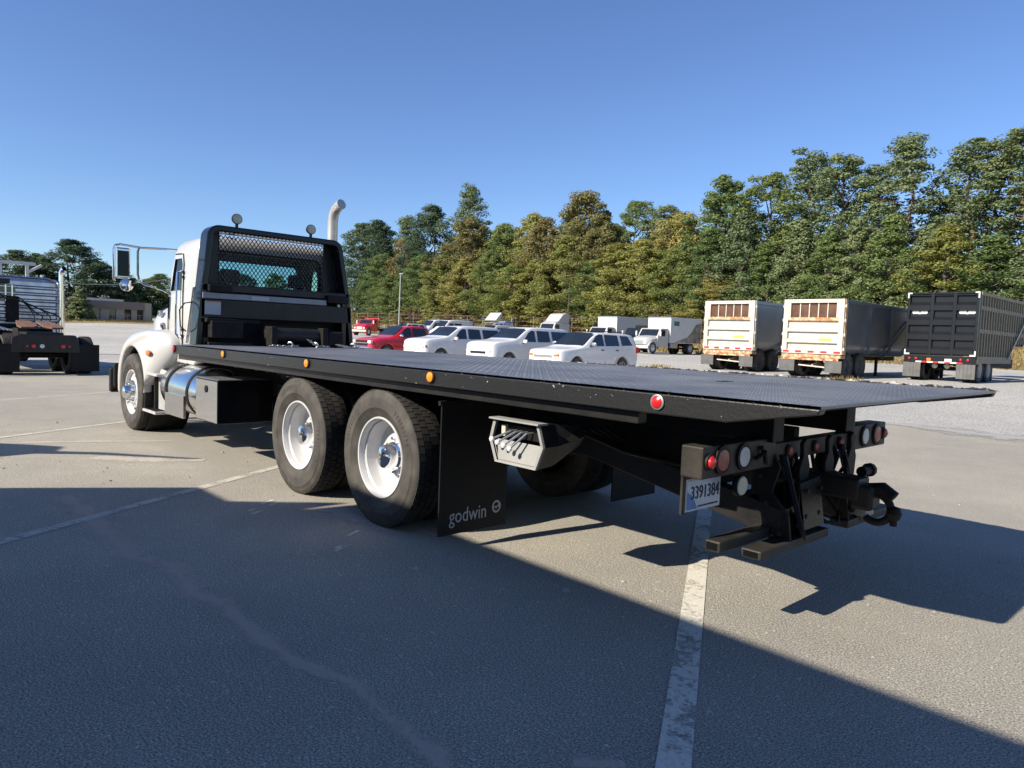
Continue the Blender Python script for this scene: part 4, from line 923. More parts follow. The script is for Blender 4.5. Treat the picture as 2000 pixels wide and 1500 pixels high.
for y in (.72, 1.70):
    l = MB().tube([(1.70, y, 2.63), (1.70, y, 2.70)], .02, 8).build('lamp_bracket', 'frame_black', rack)
    MB().lathe([(0, -.05), (.05, -.04), (.065, 0), (.064, .02), (.058, .026)], (1.70, y, 2.755), 0, 20, 0).lathe([(.058, .022), (.03, .030), (0, .032)], (1.70, y, 2.755), 0, 20, 1).build('flood_lamp', ['frame_black', 'cream_lens'], rack)
# winch and chains at the front of the deck
wn = MB().box(1.84, 2.16, .98, 1.06, 1.21, 1.46).build('winch', 'frame_black', T, bevel=.012)
MB().box(1.84, 2.16, 1.66, 1.74, 1.21, 1.46).build('side_plate', 'frame_black', wn, bevel=.012); MB().box(1.86, 2.14, 1.745, 1.98, 1.22, 1.42).build('motor', 'frame_black', wn, bevel=.03)
MB().tube([(2.0, 1.06, 1.35), (2.0, 1.66, 1.35)], .10, 18).build('drum', 'black_paint', wn)
MB().tube([(1.86, 1.0, 1.46), (1.86, 1.72, 1.46)], .02, 8).build('tie_rod', 'frame_black', wn)
MB().box(1.82, 1.95, .34, .72, 1.30, 1.50).box(1.82, 1.9, .3, .95, 1.48, 1.53).build('valve_cover', 'frame_black', T, bevel=.01)
MB().box(1.80, 1.86, .34, .86, 1.21, 1.245).build('foot_plate', 'bounce_black', T, bevel=.004)
def chain(pts, n):
    b = MB()
    for i in range(n):
        t = i / (n - 1) * (len(pts) - 1); k = min(int(t), len(pts) - 2); p = Vector(pts[k]).lerp(Vector(pts[k + 1]), t - k); d = (Vector(pts[k + 1]) - Vector(pts[k])).normalized()
        u = Vector((0, 0, 1)) if i % 2 else Vector((0, 0, 1)).cross(d).normalized(); u = (u - d * u.dot(d)).normalized()
        b.tube([p + d * .022 * math.cos(a) + u * .013 * math.sin(a) for a in rng(0, 6.283, 8)], .0055, 5, caps=False)
    return b.build('chain', 'alum', T)
chain([(2.22, .95, 1.225), (2.26, 1.15, 1.22), (2.20, 1.30, 1.225)], 14); chain([(2.20, 1.45, 1.30), (2.26, 1.55, 1.23), (2.24, 1.70, 1.222)], 12); chain([(2.2, 1.85, 1.25), (2.28, 1.98, 1.222), (2.22, 2.15, 1.222)], 14)
for y in (1.18, 1.52, 2.05): MB().tube([(2.24 + .03 * math.cos(t), y + .02 * math.cos(t), 1.243 + .03 * math.sin(t)) for t in rng(-1.2, 2.8, 10)], [.010] * 9 + [.008, .005], 8).build('tow_hook', 'alum', T)
# hand rail at the rack's left foot
MB().tube([(1.50, .20, 1.36), (1.48, .14, 1.42), (1.48, .13, 1.62), (1.50, .18, 1.70), (1.56, .26, 1.72)], .008, 6).build('grab_handle', 'flap', rack)
MB().add([(1.56, .214, 1.215), (1.30, .26, 1.215), (1.42, .30, 1.9), (1.56, .276, 1.9)], [(0, 1, 2, 3)]).build('side_wing', 'black_gloss', rack)
# ================================================================ other vehicles
def simple_wheel(par, x, y, z, side, r=.35, w=.22, rim='alum', axis=1):
    """car wheel whose axle lies along local x (axis 0)"""
    b = MB(); b.lathe([(r * .62, .03), (r * .66, .012), (r * .8, 0), (r * .94, .012), (r, .045), (r, w - .045), (r * .94, w - .01), (r * .66, w)], n=28)
    t = b.build('wheel', 'rubber', par, (x, y, z), (0, 0, (-math.pi / 2 if side < 0 else math.pi / 2)))
    m = MB(); m.lathe([(r * .63, .02), (r * .60, .03), (r * .58, .07), (r * .3, .05), (r * .16, .03), (0, .028)], n=24)
    for k in range(6):
        a = k * math.pi / 3; m.bar((r * .16 * math.sin(a), .03, r * .16 * math.cos(a)), (r * .58 * math.sin(a), .035, r * .58 * math.cos(a)), .05, .03)
    m.build('rim', rim, t); return t
# ---- passenger cars: local frame x = across, front looks to -y, origin at the middle of the front, on the ground
def car(name, label, cat, loc, paint, st, wins, wheels, wr=.37, rotz=0, group=None, roofz=1.8, extra=None, glassm='glass_dark'):
    """st: stations (y, half width low, half width belt, z belt, half width top, z top, z bottom)"""
    t = thing(name, label, cat, loc, rotz, group); rings = []
    for (y, wl, wb, zb, wt, zt, z0) in st:
        h = [(0, z0), (wl * .86, z0), (wl * .97, z0 + .10), (wl, z0 + .28), (wl * 1.005, (z0 + zb) / 2 + .08), (wb, zb - .05), (wb * .985, zb), (wt + .03, zt - .07 if zt - zb > .2 else (zt + zb) / 2), (wt, zt - .025 if zt - zb > .2 else zt - .01), (wt * .92, zt), (0, zt + .012)]
        rings.append([(p[0], y, p[1]) for p in h] + [(-p[0], y, p[1]) for p in h[-2:0:-1]])
    b = MB().loft(rings, 0, True); n = len(rings[0]); b.add(rings[0], [tuple(range(n))], 0, True); b.add(rings[-1], [tuple(range(n))[::-1]], 0, True)
    body = b.build('body', paint, t, ang=60)
    sb = body.modifiers.new('subd', 'SUBSURF'); sb.levels = 1; sb.render_levels = 1
    wy = [w for w in wheels]
    cs = []
    for y in wy:
        for s in (-1, 1): cs.append(MB().lathe([(0, -.35), (wr * 1.17, -.35), (wr * 1.17, .4), (0, .4)], (s * (st[3][1] + .1), y, wr), 0, 28).build('cutter', 'frame_black', t))
    cut(body, cs)
    MB().box(-st[3][1] + .25, st[3][1] - .25, wy[0] - .5, wy[1] + .5, .25, .75).build('underbody', 'frame_black', t)
    def sx(y, z):
        for a, c in zip(st[:-1], st[1:]):
            if a[0] <= y <= c[0]:
                k = (y - a[0]) / (c[0] - a[0]); L = lambda i: a[i] + (c[i] - a[i]) * k
                wb, zb, wt, zt = L(2) * .985, L(3), L(4) + .03, L(5) - .07
                return wb + (wt - wb) * max(0, min(1, (z - zb) / max(.01, zt - zb)))
    for w in wins['side']:
        for s in (-1, 1):
            pts = [(s * (sx(y, z) + .016), y, z) for y, z in w]
            MB().add(pts, [tuple(range(len(w)))[::s]]).build('side_window', glassm, t)
    def top(y):
        for a, c in zip(st[:-1], st[1:]):
            if a[0] <= y <= c[0]: k = (y - a[0]) / (c[0] - a[0]); return a[5] + (c[5] - a[5]) * k, a[4] + (c[4] - a[4]) * k
        return st[-1][5], st[-1][4]
    y0, y1 = wins['front'][0][0], wins['front'][1][0]; rows = []
    for k in range(7):
        y = y0 + (y1 - y0) * k / 6; z, wt = top(y); rows.append([(wt * u * .95, y - .03, z + .034 - .018 * abs(u)) for u in (-1, -.82, -.4, 0, .4, .82, 1)])
    MB().loft(rows, 0, True, False).build('windscreen', glassm, t)
    (ya, za, wa), (yb, zb, wb) = wins['rear']
    MB().add([(-wa, ya + .02, za), (wa, ya + .02, za), (wb, yb + .03, zb), (-wb, yb + .03, zb)], [(3, 2, 1, 0)]).build('rear_window', glassm, t)
    for y in wy:
        for s in (-1, 1): simple_wheel(t, s * (st[3][1] - .02) , y, wr, s, wr)
    if extra: extra(t, sx)
    return t
SUVW = {'side': [[(1.72, 1.20), (2.62, 1.22), (2.62, 1.68), (2.42, 1.70), (2.20, 1.63)], [(2.72, 1.22), (3.62, 1.24), (3.58, 1.68), (2.72, 1.69)], [(3.80, 1.25), (4.52, 1.28), (4.30, 1.66), (3.76, 1.67)]],
        'front': ((1.36, 1.13, .78), (2.18, 1.70, .62)), 'rear': ((4.99, 1.25, .66), (4.82, 1.66, .58))}
def suv_st(L=5.0, hood=1.08, roof=1.78, w=.98):
    return [(-.02, w * .78, w * .76, .74, w * .72, .82, .32), (.05, w * .90, w * .89, .90, w * .86, .96, .26), (.20, w * .97, w * .95, .98, w * .89, hood - .05, .24), (.7, w, w * .98, 1.03, w * .91, hood, .24),
            (1.34, w, w * .985, 1.10, w * .92, hood + .06, .24), (1.72, w, w * .985, 1.14, w * .84, 1.40, .24), (2.20, w, w * .985, 1.15, w * .765, roof - .04, .24), (2.7, w, w * .985, 1.16, w * .77, roof, .24), (3.7, w, w * .985, 1.18, w * .77, roof, .24),
            (4.5, w * .99, w * .98, 1.20, w * .755, roof - .02, .26), (L - .12, w * .97, w * .96, 1.22, w * .71, roof - .07, .32), (L - .01, w * .92, w * .90, 1.15, w * .68, 1.32, .38)]
def suv_bits(head, grille, marker=None, mirror='car_white', rails=True, handles=True):
    def f(t, sx):
        for s in (-1, 1):
            MB().prism([(s * .54, .735), (s * .82, .76), (s * .83, .86), (s * .56, .83)][::s], 1, -.01, .26).build('headlight', head, t, bevel=.02)
            if marker: MB().box(min(s * .84, s * .93), max(s * .84, s * .93), .06, .30, .80, .93).build('turn_signal', marker, t, bevel=.015)
            m = MB().box(min(s * .99, s * 1.22), max(s * .99, s * 1.22), 1.72, 1.84, 1.20, 1.36).build('mirror', mirror, t, bevel=.05, seg=3)
            MB().box(min(s * .92, s * 1.02), max(s * .92, s * 1.02), 1.74, 1.82, 1.18, 1.23).build('mirror_foot', 'frame_black', m)
            MB().prism([(4.72, .95), (4.96, .95), (4.93, 1.22), (4.76, 1.20)], 0, s * .86 if s > 0 else -.955, s * .955 if s > 0 else -.86).build('tail_light', 'red_lens', t, bevel=.015)
            if handles:
                for y in (2.50, 3.45): MB().box(min(s * .965, s * 1.0), max(s * .965, s * 1.0), y - .10, y + .08, 1.03, 1.07).build('door_handle', 'frame_black', t, bevel=.01)
            for y in (1.55, 2.66, 3.68): MB().bar((s * (sx(y, 1.1) + .001), y, 1.12), (s * .985, y + .02, .45), .012, .006).build('door_seam', 'frame_black', t)
            if rails: MB().tube([(s * .62, 2.5, 1.78), (s * .62, 2.6, 1.83), (s * .62, 4.1, 1.83), (s * .62, 4.25, 1.77)], .018, 6).build('roof_rail', 'frame_black', t)
        MB().box(-.50, .50, -.045, .02, .70, .80).build('grille', grille, t, bevel=.02); MB().box(-.84, .84, -.045, .10, .46, .60).build('bumper', 'car_white', t, bevel=.06, seg=3)
        MB().box(-.5, .5, -.06, -.03, .36, .45).build('air_intake', 'frame_black', t, bevel=.01)
    return f
def gz(x, y): return H(x, y)
car('white_suv', 'white sport utility vehicle with black roof rails and orange headlight corners, rightmost of the row', 'car', (-9.5, 17.5, gz(-9, 19)), 'car_white', suv_st(), SUVW, (.98, 3.86), extra=suv_bits('orange_lens', 'chrome', None, 'alum'))
W2 = {'side': [[(1.78, 1.26), (2.56, 1.27), (2.56, 1.76), (2.36, 1.77), (2.16, 1.66)], [(2.70, 1.27), (3.50, 1.28), (3.46, 1.76), (2.70, 1.77)], [(3.66, 1.28), (4.80, 1.30), (4.72, 1.75), (3.64, 1.76)]], 'front': ((1.44, 1.20, .80), (2.12, 1.78, .66)), 'rear': ((5.06, 1.28, .68), (4.96, 1.74, .62))}
def suv2(): return [(y if y < 4.5 else y + .1, a, b_, (c + .06 if y > .5 else c + .1), d, (e + .13), f) for (y, a, b_, c, d, e, f) in suv_st(5.1, 1.14, 1.80, 1.0)]
car('white_suv', 'white full size utility vehicle with black grille slot between two other white ones', 'car', (-13.2, 17.2, gz(-13, 19)), 'car_white', suv2(), W2, (.98, 3.95), wr=.38, extra=suv_bits('offwhite', 'frame_black', None, 'car_white', True, False))
car('white_suv', 'white full size utility vehicle with an orange corner lamp next to the red pickup', 'car', (-18.1, 17.2, gz(-18, 19)), 'car_white', suv2(), W2, (.98, 3.95), wr=.38, extra=suv_bits('offwhite', 'offwhite', 'orange_lens', 'car_white', True, False))
# red pickup
PK = [(-.02, .72, .66, .80, .60, .84, .40), (.06, .90, .86, .95, .80, 1.0, .34), (.22, .97, .93, 1.02, .82, 1.12, .32), (.7, 1.0, .97, 1.06, .86, 1.17, .32), (1.44, 1.0, .985, 1.12, .87, 1.22, .32), (1.8, 1.0, .985, 1.14, .80, 1.50, .32), (2.25, 1.0, .985, 1.15, .70, 1.86, .32), (3.3, 1.0, .985, 1.16, .70, 1.88, .32), (3.78, 1.0, .985, 1.16, .68, 1.84, .32), (3.92, 1.0, .985, 1.14, .80, 1.20, .32), (5.6, 1.0, .98, 1.14, .86, 1.17, .36), (5.72, .96, .94, 1.10, .84, 1.12, .40)]
def pk_extra(t, sx):
    for s in (-1, 1):
        MB().box(min(s * .60, s * .92), max(s * .60, s * .92), -.02, .12, .84, 1.0).build('headlight', 'clear_lens', t, bevel=.02)
        MB().box(min(s * 1.0, s * 1.26), max(s * 1.0, s * 1.26), 1.74, 1.86, 1.24, 1.40).build('mirror', 'chrome', t, bevel=.05, seg=3)
        for y in (2.62, 3.85): MB().bar((s * .988, y, 1.12), (s * .995, y, .5), .012, .006).build('door_seam', 'frame_black', t)
    MB().box(-.58, .58, -.06, .03, .72, 1.0).build('grille', 'frame_black', t, bevel=.02); MB().box(-.62, .62, -.065, -.04, .84, .88).build('grille_bar', 'chrome', t)
    MB().box(-.95, .95, -.14, .06, .44, .68).build('bumper', 'chrome', t, bevel=.04); MB().tube([(.1, 2.4, 1.86), (.1, 2.5, 2.05)], .06, 8).build('roof_antenna', 'frame_black', t)
car('red_pickup_truck', 'bright red pickup truck parked left of the white utility vehicles', 'pickup truck', (-23.2, 17.4, gz(-23, 19)), 'red_paint', PK, {'side': [[(1.80, 1.24), (2.60, 1.25), (2.60, 1.74), (2.42, 1.76), (2.18, 1.66)], [(2.72, 1.25), (3.62, 1.26), (3.58, 1.72), (2.72, 1.75)]], 'front': ((1.46, 1.25, .80), (2.18, 1.80, .64)), 'rear': ((3.97, 1.3, .62), (3.87, 1.76, .58))}, (1.0, 4.55), wr=.39, extra=pk_extra)

# ---- vans and medium trucks further back: same local frame
def box_cab(t, paint, w=1.08, zc=2.25, hood=True, y0=0, grille='chrome', glassm='glass_dark'):
    if hood:
        b = MB(); sec = [(0, .78, .80, 1.20), (.18, .92, .62, 1.36), (.6, 1.0, .60, 1.50), (1.25, 1.04, .60, 1.62)]
        b.loft([[(-a, y0 + y, zb), (-a, y0 + y, zt - .25), (-a * .82, y0 + y, zt - .04), (0, y0 + y, zt), (a * .82, y0 + y, zt - .04), (a, y0 + y, zt - .25), (a, y0 + y, zb)] for y, a, zb, zt in sec], 0, True, False)
        a = sec[0]; b.add([(-a[1], y0, a[2]), (-a[1], y0, a[3] - .25), (-a[1] * .82, y0, a[3] - .04), (0, y0, a[3]), (a[1] * .82, y0, a[3] - .04), (a[1], y0, a[3] - .25), (a[1], y0, a[2])], [tuple(range(7))])
        h = b.build('hood', paint, t)
        MB().box(-.42, .42, y0 - .03, y0 + .01, .82, 1.14).build('grille', grille, h, bevel=.02)
        for s in (-1, 1): MB().box(min(s * .56, s * .82), max(s * .56, s * .82), y0 - .02, y0 + .10, .88, 1.06).build('headlight', 'clear_lens', h, bevel=.02)
        for s in (-1, 1): MB().lathe([(.50, -.08), (.60, -.02), (.62, .02), (.60, .08), (.5, .1)], (s * .96, y0 + .62, .52), 0, 28).build('fender_flare', paint, h)
        MB().box(-1.1, 1.1, y0 - .16, y0 + .06, .46, .74).build('bumper', 'offwhite', t, bevel=.04); yc = y0 + 1.25
    else: yc = y0
    pts = [(yc, .62), (yc, 1.55), (yc + .42, zc - .06), (yc + .58, zc), (yc + 1.5, zc), (yc + 1.55, zc - .1), (yc + 1.55, .62)]
    c = MB().prism(pts, 0, -w, w).build('cab', paint, t, bevel=.05, seg=3)
    n = Vector((-(zc - 1.61), .42)).normalized()
    k0, k1 = .04, .94; A = Vector((yc, 1.55)); Bp = Vector((yc + .42, zc - .06)); d = Bp - A; off = Vector((-d.y, d.x)).normalized() * .012
    p0, p1 = A + d * k0 + off, A + d * k1 + off
    MB().add([(-w * .9, p0.x, p0.y), (w * .9, p0.x, p0.y), (w * .84, p1.x, p1.y), (-w * .84, p1.x, p1.y)], [(0, 1, 2, 3)]).build('windscreen', glassm, c)
    for s in (-1, 1):
        MB().add([(s * (w + .008), yc + .22, 1.56), (s * (w + .008), yc + 1.05, 1.56), (s * (w + .008), yc + 1.05, zc - .16), (s * (w + .008), yc + .48, zc - .16)], [(0, 1, 2, 3)[::s]]).build('side_window', glassm, c)
        m = MB().box(min(s * (w + .12), s * (w + .3)), max(s * (w + .12), s * (w + .3)), yc + .02, yc + .10, 1.55, 1.98).build('mirror', 'offwhite', t, bevel=.02)
        MB().bar((s * w, yc + .2, 1.6), (s * (w + .2), yc + .06, 1.6), .03).build('mirror_arm', 'frame_black', m)
    return yc + 1.55
def truck_wheels(t, ys, half=1.08, duals=()):
    for y in ys:
        for s in (-1, 1):
            w = O('wheel', RW if y in duals else FW, t, (s * half, y, .508), (0, 0, math.pi / 2 if s > 0 else -math.pi / 2)); O('tyre', TYS, w); O('hub_cap', FH if y not in duals else RH, w)
            if y in duals: O('tyre', TYS, t, (s * (half - .62), y, .508), (0, 0, -math.pi / 2 if s > 0 else math.pi / 2))
def box_truck(label, loc, box, paint='white_paint', rz=0, art=False, name='box_truck'):
    t = thing(name, label, 'truck', loc, rz)
    ye = box_cab(t, paint); L, zt = box
    bx = MB().box(-1.23, 1.23, ye + .08, ye + .08 + L, 1.0, zt).build('cargo_box', 'white_box', t, bevel=.02)
    MB().box(-1.24, 1.24, ye + .06, ye + .16, zt - .12, zt + .01).box(-1.24, 1.24, ye + L, ye + L + .1, zt - .12, zt + .01).build('roof_trim', 'alum', bx)
    MB().box(-.5, .5, 1.2, ye + L - .1, .70, .98).build('frame', 'frame_black', t); MB().box(-1.0, 1.0, ye + L - .3, ye + L + .05, .45, .62).build('rear_bumper', 'frame_black', t)
    MB().box(.95, 1.2, ye + .3, ye + 1.3, .55, .98).box(-1.2, -.95, ye + .3, ye + 1.3, .55, .98).build('side_tank', 'alum', t, bevel=.03)
    truck_wheels(t, (.62, ye + L - 1.35), duals=(ye + L - 1.35,))
    if art:
        y0, y1 = ye + .12, ye + L
        MB().add([(1.236, y0 + .55, 1.05), (1.236, y1, 1.05), (1.236, y1, zt - .35), (1.236, y1 - .9, zt - .55), (1.236, y1 - 1.5, zt - 1.2), (1.236, y1 - 2.2, 1.55)], [(0, 1, 2, 3, 4, 5)]).build('side_picture', 'mural', bx)
        MB().add([(1.238, y0 + .45, zt - .75), (1.238, y0 + 1.25, zt - .75), (1.238, y0 + 1.25, zt - .35), (1.238, y0 + .45, zt - .35)], [(0, 1, 2, 3)]).build('side_logo', 'logo_green', bx)
        MB().box(-.6, .2, ye + .076, ye + .08, zt - .7, zt - .5).build('front_print', 'offwhite', bx)
    return t
box_truck('white box truck with a brown picture on its side parked alone at the bank', (-27.3, 47.2, gz(-27, 50)), (4.9, 3.28), art=True)
box_truck('white truck with a long plain cargo box left of the dark truck', (-35.6, 50, gz(-35, 52)), (6.0, 3.35))
t = box_truck('dark truck with a tinted cab right of the long white box truck', (-30.6, 49.4, gz(-30, 51)), (1.0, 1.3), 'trailer_black', name='dark_truck')
MB().box(-1.05, 1.05, 2.9, 3.4, 1.0, 2.55).build('cab_rack', 'frame_black', t, bevel=.03)
# white road tractor with roof fairing
t = thing('road_tractor', 'white road tractor with a tall sloping roof fairing left of the long box truck', 'truck', (-43.3, 50.6, gz(-43, 52)))
ye = box_cab(t, 'white_paint', zc=2.5); MB().prism([(1.7, 2.5), (2.2, 2.72), (2.9, 3.45), (3.35, 3.6), (3.9, 3.55), (3.9, 2.3), (2.8, 2.3)], 0, -1.0, 1.0).build('roof_fairing', 'white_paint', t, bevel=.08, seg=3)
MB().box(-1.08, 1.08, ye - .1, ye + 1.1, .7, 2.5).build('sleeper', 'white_paint', t, bevel=.05); MB().box(-.45, .45, ye, ye + 3.5, .7, .95).build('frame', 'frame_black', t); truck_wheels(t, (.62, ye + 2.6), duals=(ye + 2.6,))
# truck with its hood tipped up
t = thing('truck_with_raised_hood', 'white truck with its hood tipped up behind the white utility vehicles', 'truck', (-50.6, 50.2, gz(-50, 52)))
ye = box_cab(t, 'white_paint', hood=False, y0=1.2); MB().prism([(.1, 2.55), (.55, 2.45), (1.15, 3.25), (.95, 3.45)], 0, -.95, .95).build('raised_hood', 'offwhite', t, bevel=.04)
MB().box(-.45, .45, .2, 4.6, .7, .95).box(-.5, .5, .5, 1.2, .9, 1.5).build('frame', 'frame_black', t); MB().tube([(.6, 2.9, 1), (.6, 2.9, 2.9)], .06, 8).build('exhaust_stack', 'stack', t); truck_wheels(t, (.7, 4.2), duals=(4.2,))
# vans
VAN = [(-.02, .72, .68, .85, .62, .92, .36), (.08, .88, .85, 1.0, .78, 1.08, .30), (.6, .96, .94, 1.15, .84, 1.32, .28), (1.05, .98, .97, 1.25, .84, 1.55, .28), (1.65, .99, .97, 1.30, .80, 2.30, .28), (2.0, .99, .97, 1.32, .82, 2.42, .28), (5.2, .99, .97, 1.32, .82, 2.42, .30), (5.5, .97, .95, 1.30, .80, 2.38, .34)]
VW = {'side': [[(1.32, 1.36), (2.3, 1.38), (2.3, 2.0), (1.72, 2.0)], [(2.45, 1.4), (3.5, 1.4), (3.5, 2.0), (2.45, 2.0)]], 'front': ((1.00, 1.52, .82), (1.62, 2.20, .74)), 'rear': ((5.53, 1.45, .7), (5.52, 2.1, .68))}
for i, (x, y) in enumerate(((-59.2, 46.6), (-56.1, 46.4))):
    car('white_van', ['white passenger van, left one of the pair behind the red pickup', 'white passenger van, right one of the pair behind the red pickup'][i], 'van', (x, y, gz(x, y)), 'car_white', VAN, VW, (.95, 4.4), wr=.36, group='pair of white vans')
car('white_car', 'white low car parked in front of the pair of vans', 'car', (-46.5, 38.5, gz(-46, 40)), 'car_white', [(a[0] * .92, a[1] * .92, a[2] * .92, a[3] * .84, a[4] * .9, a[5] * .86, a[6]) for a in suv_st()], {'side': [[(1.62, 1.02), (2.42, 1.03), (2.42, 1.42), (2.05, 1.40)], [(2.5, 1.03), (3.3, 1.04), (3.3, 1.42), (2.5, 1.43)]], 'front': ((1.27, .97, .72), (2.0, 1.45, .58)), 'rear': ((4.58, 1.05, .6), (4.42, 1.42, .52))}, (.9, 3.55), wr=.33)
car('silver_car', 'pale car with a dark windscreen left of the white vans', 'car', (-58, 41.5, gz(-58, 43)), 'offwhite', suv_st(), SUVW, (.98, 3.86))
# vehicle with dented body and parts stacked on its roof
t = car('utility_van', 'white utility vehicle with a ladder rack and blue tarp right of the vans', 'van', (-41.8, 40.6, gz(-41, 42)), 'offwhite', suv_st(5.0, 1.08, 2.0), SUVW, (.98, 3.86))
b = MB()
for s in (-.6, .6): b.bar((s, 1.9, 2.22), (s, 4.6, 2.22), .05)
for k in range(5): b.bar((-.7, 2.0 + k * .6, 2.2), (.7, 2.0 + k * .6, 2.2), .04); b.bar((-.62, 2.0 + k * .6, 1.98), (-.62, 2.0 + k * .6, 2.2), .03); b.bar((.62, 2.0 + k * .6, 1.98), (.62, 2.0 + k * .6, 2.2), .03)
b.build('ladder_rack', 'galv', t); MB().box(-.5, .5, 3.6, 4.7, 2.24, 2.4).build('tarp', 'plate_blue', t, bevel=.06, seg=3)
# red truck with a flat bed
t = thing('red_flatbed_truck', 'red truck with an open flat bed at the far end beside the rack', 'truck', (-71.0, 45.6, gz(-71, 47)), R(25))
ye = box_cab(t, 'red_paint', zc=2.15); MB().box(-1.2, 1.2, ye + .1, ye + 5.5, .95, 1.15).build('flat_bed', 'alum', t, bevel=.02); MB().bar((-1.1, ye + .15, 1.1), (-1.1, ye + .15, 2.3), .1).bar((1.1, ye + .15, 1.1), (1.1, ye + .15, 2.3), .1).bar((-1.1, ye + .15, 2.3), (1.1, ye + .15, 2.3), .1).build('rack', 'red_paint', t)
MB().box(-.45, .45, 1, ye + 5.3, .7, .94).build('frame', 'frame_black', t); truck_wheels(t, (.62, ye + 4.0), duals=(ye + 4.0,))
t = thing('low_flatbed_trailer', 'low grey flat trailer just left of the red pickup', 'trailer', (-26.5, 19.0, gz(-26, 19)), 0)
MB().box(-1.2, 1.2, 0, 7, .85, 1.02).build('bed', 'alum', t, bevel=.02); MB().box(-1.18, 1.18, .1, 6.9, .6, .84).build('frame', 'frame_black', t); truck_wheels(t, (4.6, 5.8), 1.05, (4.6, 5.8))

# ---------------------------------------------------------------- trailers on the right (rear doors look to -y)
def dump_trailer(name, label, x0, y0, wd, htop, L, sidem, rusty):
    g = gz(x0 + wd / 2, y0 + 1); t = thing(name, label, 'trailer', (x0, y0, g)); m = wd
    zb, zt = .95, htop; D = .11
    d = MB(); d.box(0, m, 0, .05, zb, zt); door = d.build('tailgate', 'cream', t)
    b = MB(); b.box(0, .20, -D, 0, zb, zt).box(m - .20, m, -D, 0, zb, zt).box(.20, m - .20, -D, 0, zt - .15, zt); b.build('gate_frame', 'cream', door, bevel=.01)
    wz0, wz1 = zt - .74, zt - .15; hh = (wz0 - .02 - zb) / 4
    MB().box(.20, m - .20, -D, 0, wz0 - .13, wz0).build('window_ledge', 'rust_cream', door, bevel=.006)
    MB().box(.30, m - .30, -.012, .0, wz0, wz1).build('load', 'rust_dirt', door)
    for q in (.20, m - .30): MB().box(q, q + .10, -D, 0, wz0, wz1).build('window_stile', 'cream', door)
    n = 4
    for k in range(n):
        x = .30 + (m - .60) * (k + 1) / (n + 1); MB().box(x - .02, x + .02, -.05, -.012, wz0, wz1).build('window_bar', 'cream', door)
    zz = wz0 - .13
    for k in range(3):
        z1 = zb + (zz - zb) * (3 - k) / 3; z0 = zb + (zz - zb) * (2 - k) / 3
        MB().prism([(0, z0 + .17), (-D, z0 + .11), (-D, z0), (0, z0)], 0, .20, m - .20).build('ledge', 'cream', door)
    MB().box(m * .62, m * .82, -D - .004, -D, zb + (zz - zb) * .40, zb + (zz - zb) * .47).build('sticker', 'yellow', door)
    for k in range(9): MB().box(.06 + (m - .12) * k / 9, .06 + (m - .12) * (k + 1) / 9, -D - .006, -D, zb + .04, zb + .12).build('reflector', 'tape_red' if k % 2 == 0 else 'tape_white', door)
    for s in (0, 1):
        for k in range(4):
            x = -.06 if s == 0 else m - .04; z = zb + .15 + (zt - zb - .5) * k / 3
            MB().box(x, x + .10, -.06, .06, z, z + .13).build('latch', 'cream', door, bevel=.015)
    MB().box(m - .05, m + .03, -.03, .18, zb, zt).build('corner_post', rusty, t); MB().box(-.03, .05, -.03, .18, zb, zt).build('corner_post', 'rust_cream', t)
    # tub with curved side
    secs = []
    for y in (.1, L):
        secs.append([(.04, y, zt - .05), (.06, y, zb + .5), (.16, y, zb + .12), (.35, y, zb - .02), (m - .35, y, zb - .02), (m - .16, y, zb + .12), (m - .06, y, zb + .5), (m - .04, y, zt - .05)])
    b = MB().loft(secs, 0, True, False); b.add(secs[1], [tuple(range(8))]); b.build('tub', sidem, t, ang=50)
    MB().box(m - .08, m + .04, .1, L, zt - .16, zt - .02).box(-.04, .08, .1, L, zt - .16, zt - .02).build('top_rail', sidem, t, bevel=.01)
    MB().add([(.05, .1, zt - .3), (m - .05, .1, zt - .3), (m - .05, L, zt - .45), (.05, L, zt - .45)], [(0, 1, 2, 3)]).build('load', 'rust_dirt', t)
    k = 0
    for y in rng(.15, L - .05, max(2, int(L / 2.3))): MB().box(m - .06, m + .03, y, y + .09, zb + .05, zt - .12).build('rib', sidem, t, bevel=.008)
    MB().box(.02, m - .02, -.14, .3, zb - .16, zb - .03).build('bumper_beam', 'rust_cream', t, bevel=.01); MB().box(.1, m - .1, -.16, -.10, zb - .26, zb - .17).build('light_rail', 'rust_cream', t)
    for x in (.18, m * .3, m * .7, m - .3): MB().box(x, x + .14, -.166, -.16, zb - .245, zb - .19).build('tail_light', 'red_dim', t)
    for s in (0, 1):
        x = -.06 if s == 0 else m - .62
        MB().add([(x, -.12, .22), (x + .64, -.10, .22), (x + .66, -.14, zb - .26), (x - .02, -.14, zb - .26)], [(0, 1, 2, 3)]).add([(x, -.11, .22), (x + .64, -.09, .22), (x + .66, -.13, zb - .26), (x - .02, -.13, zb - .26)], [(3, 2, 1, 0)]).build('mudflap', 'flap_grey', t)
    MB().tube([(.2, 2.05, .5), (m - .2, 2.05, .5)], .07, 10).build('axle', 'rust', t)
    MB().tube([(.2, .75, .5), (m - .2, .75, .5)], .07, 10).lathe([(0, -.16), (.14, -.1), (.17, 0), (.14, .1), (0, .16)], (m / 2, .72, .52), 1, 14).build('axle', 'rust', t)
    MB().bar((.7, .05, .48), (m - .7, .05, .42), .07, .05).bar((m * .5, .1, .5), (m * .5, .7, .62), .06).build('stay_bar', 'cream', t)
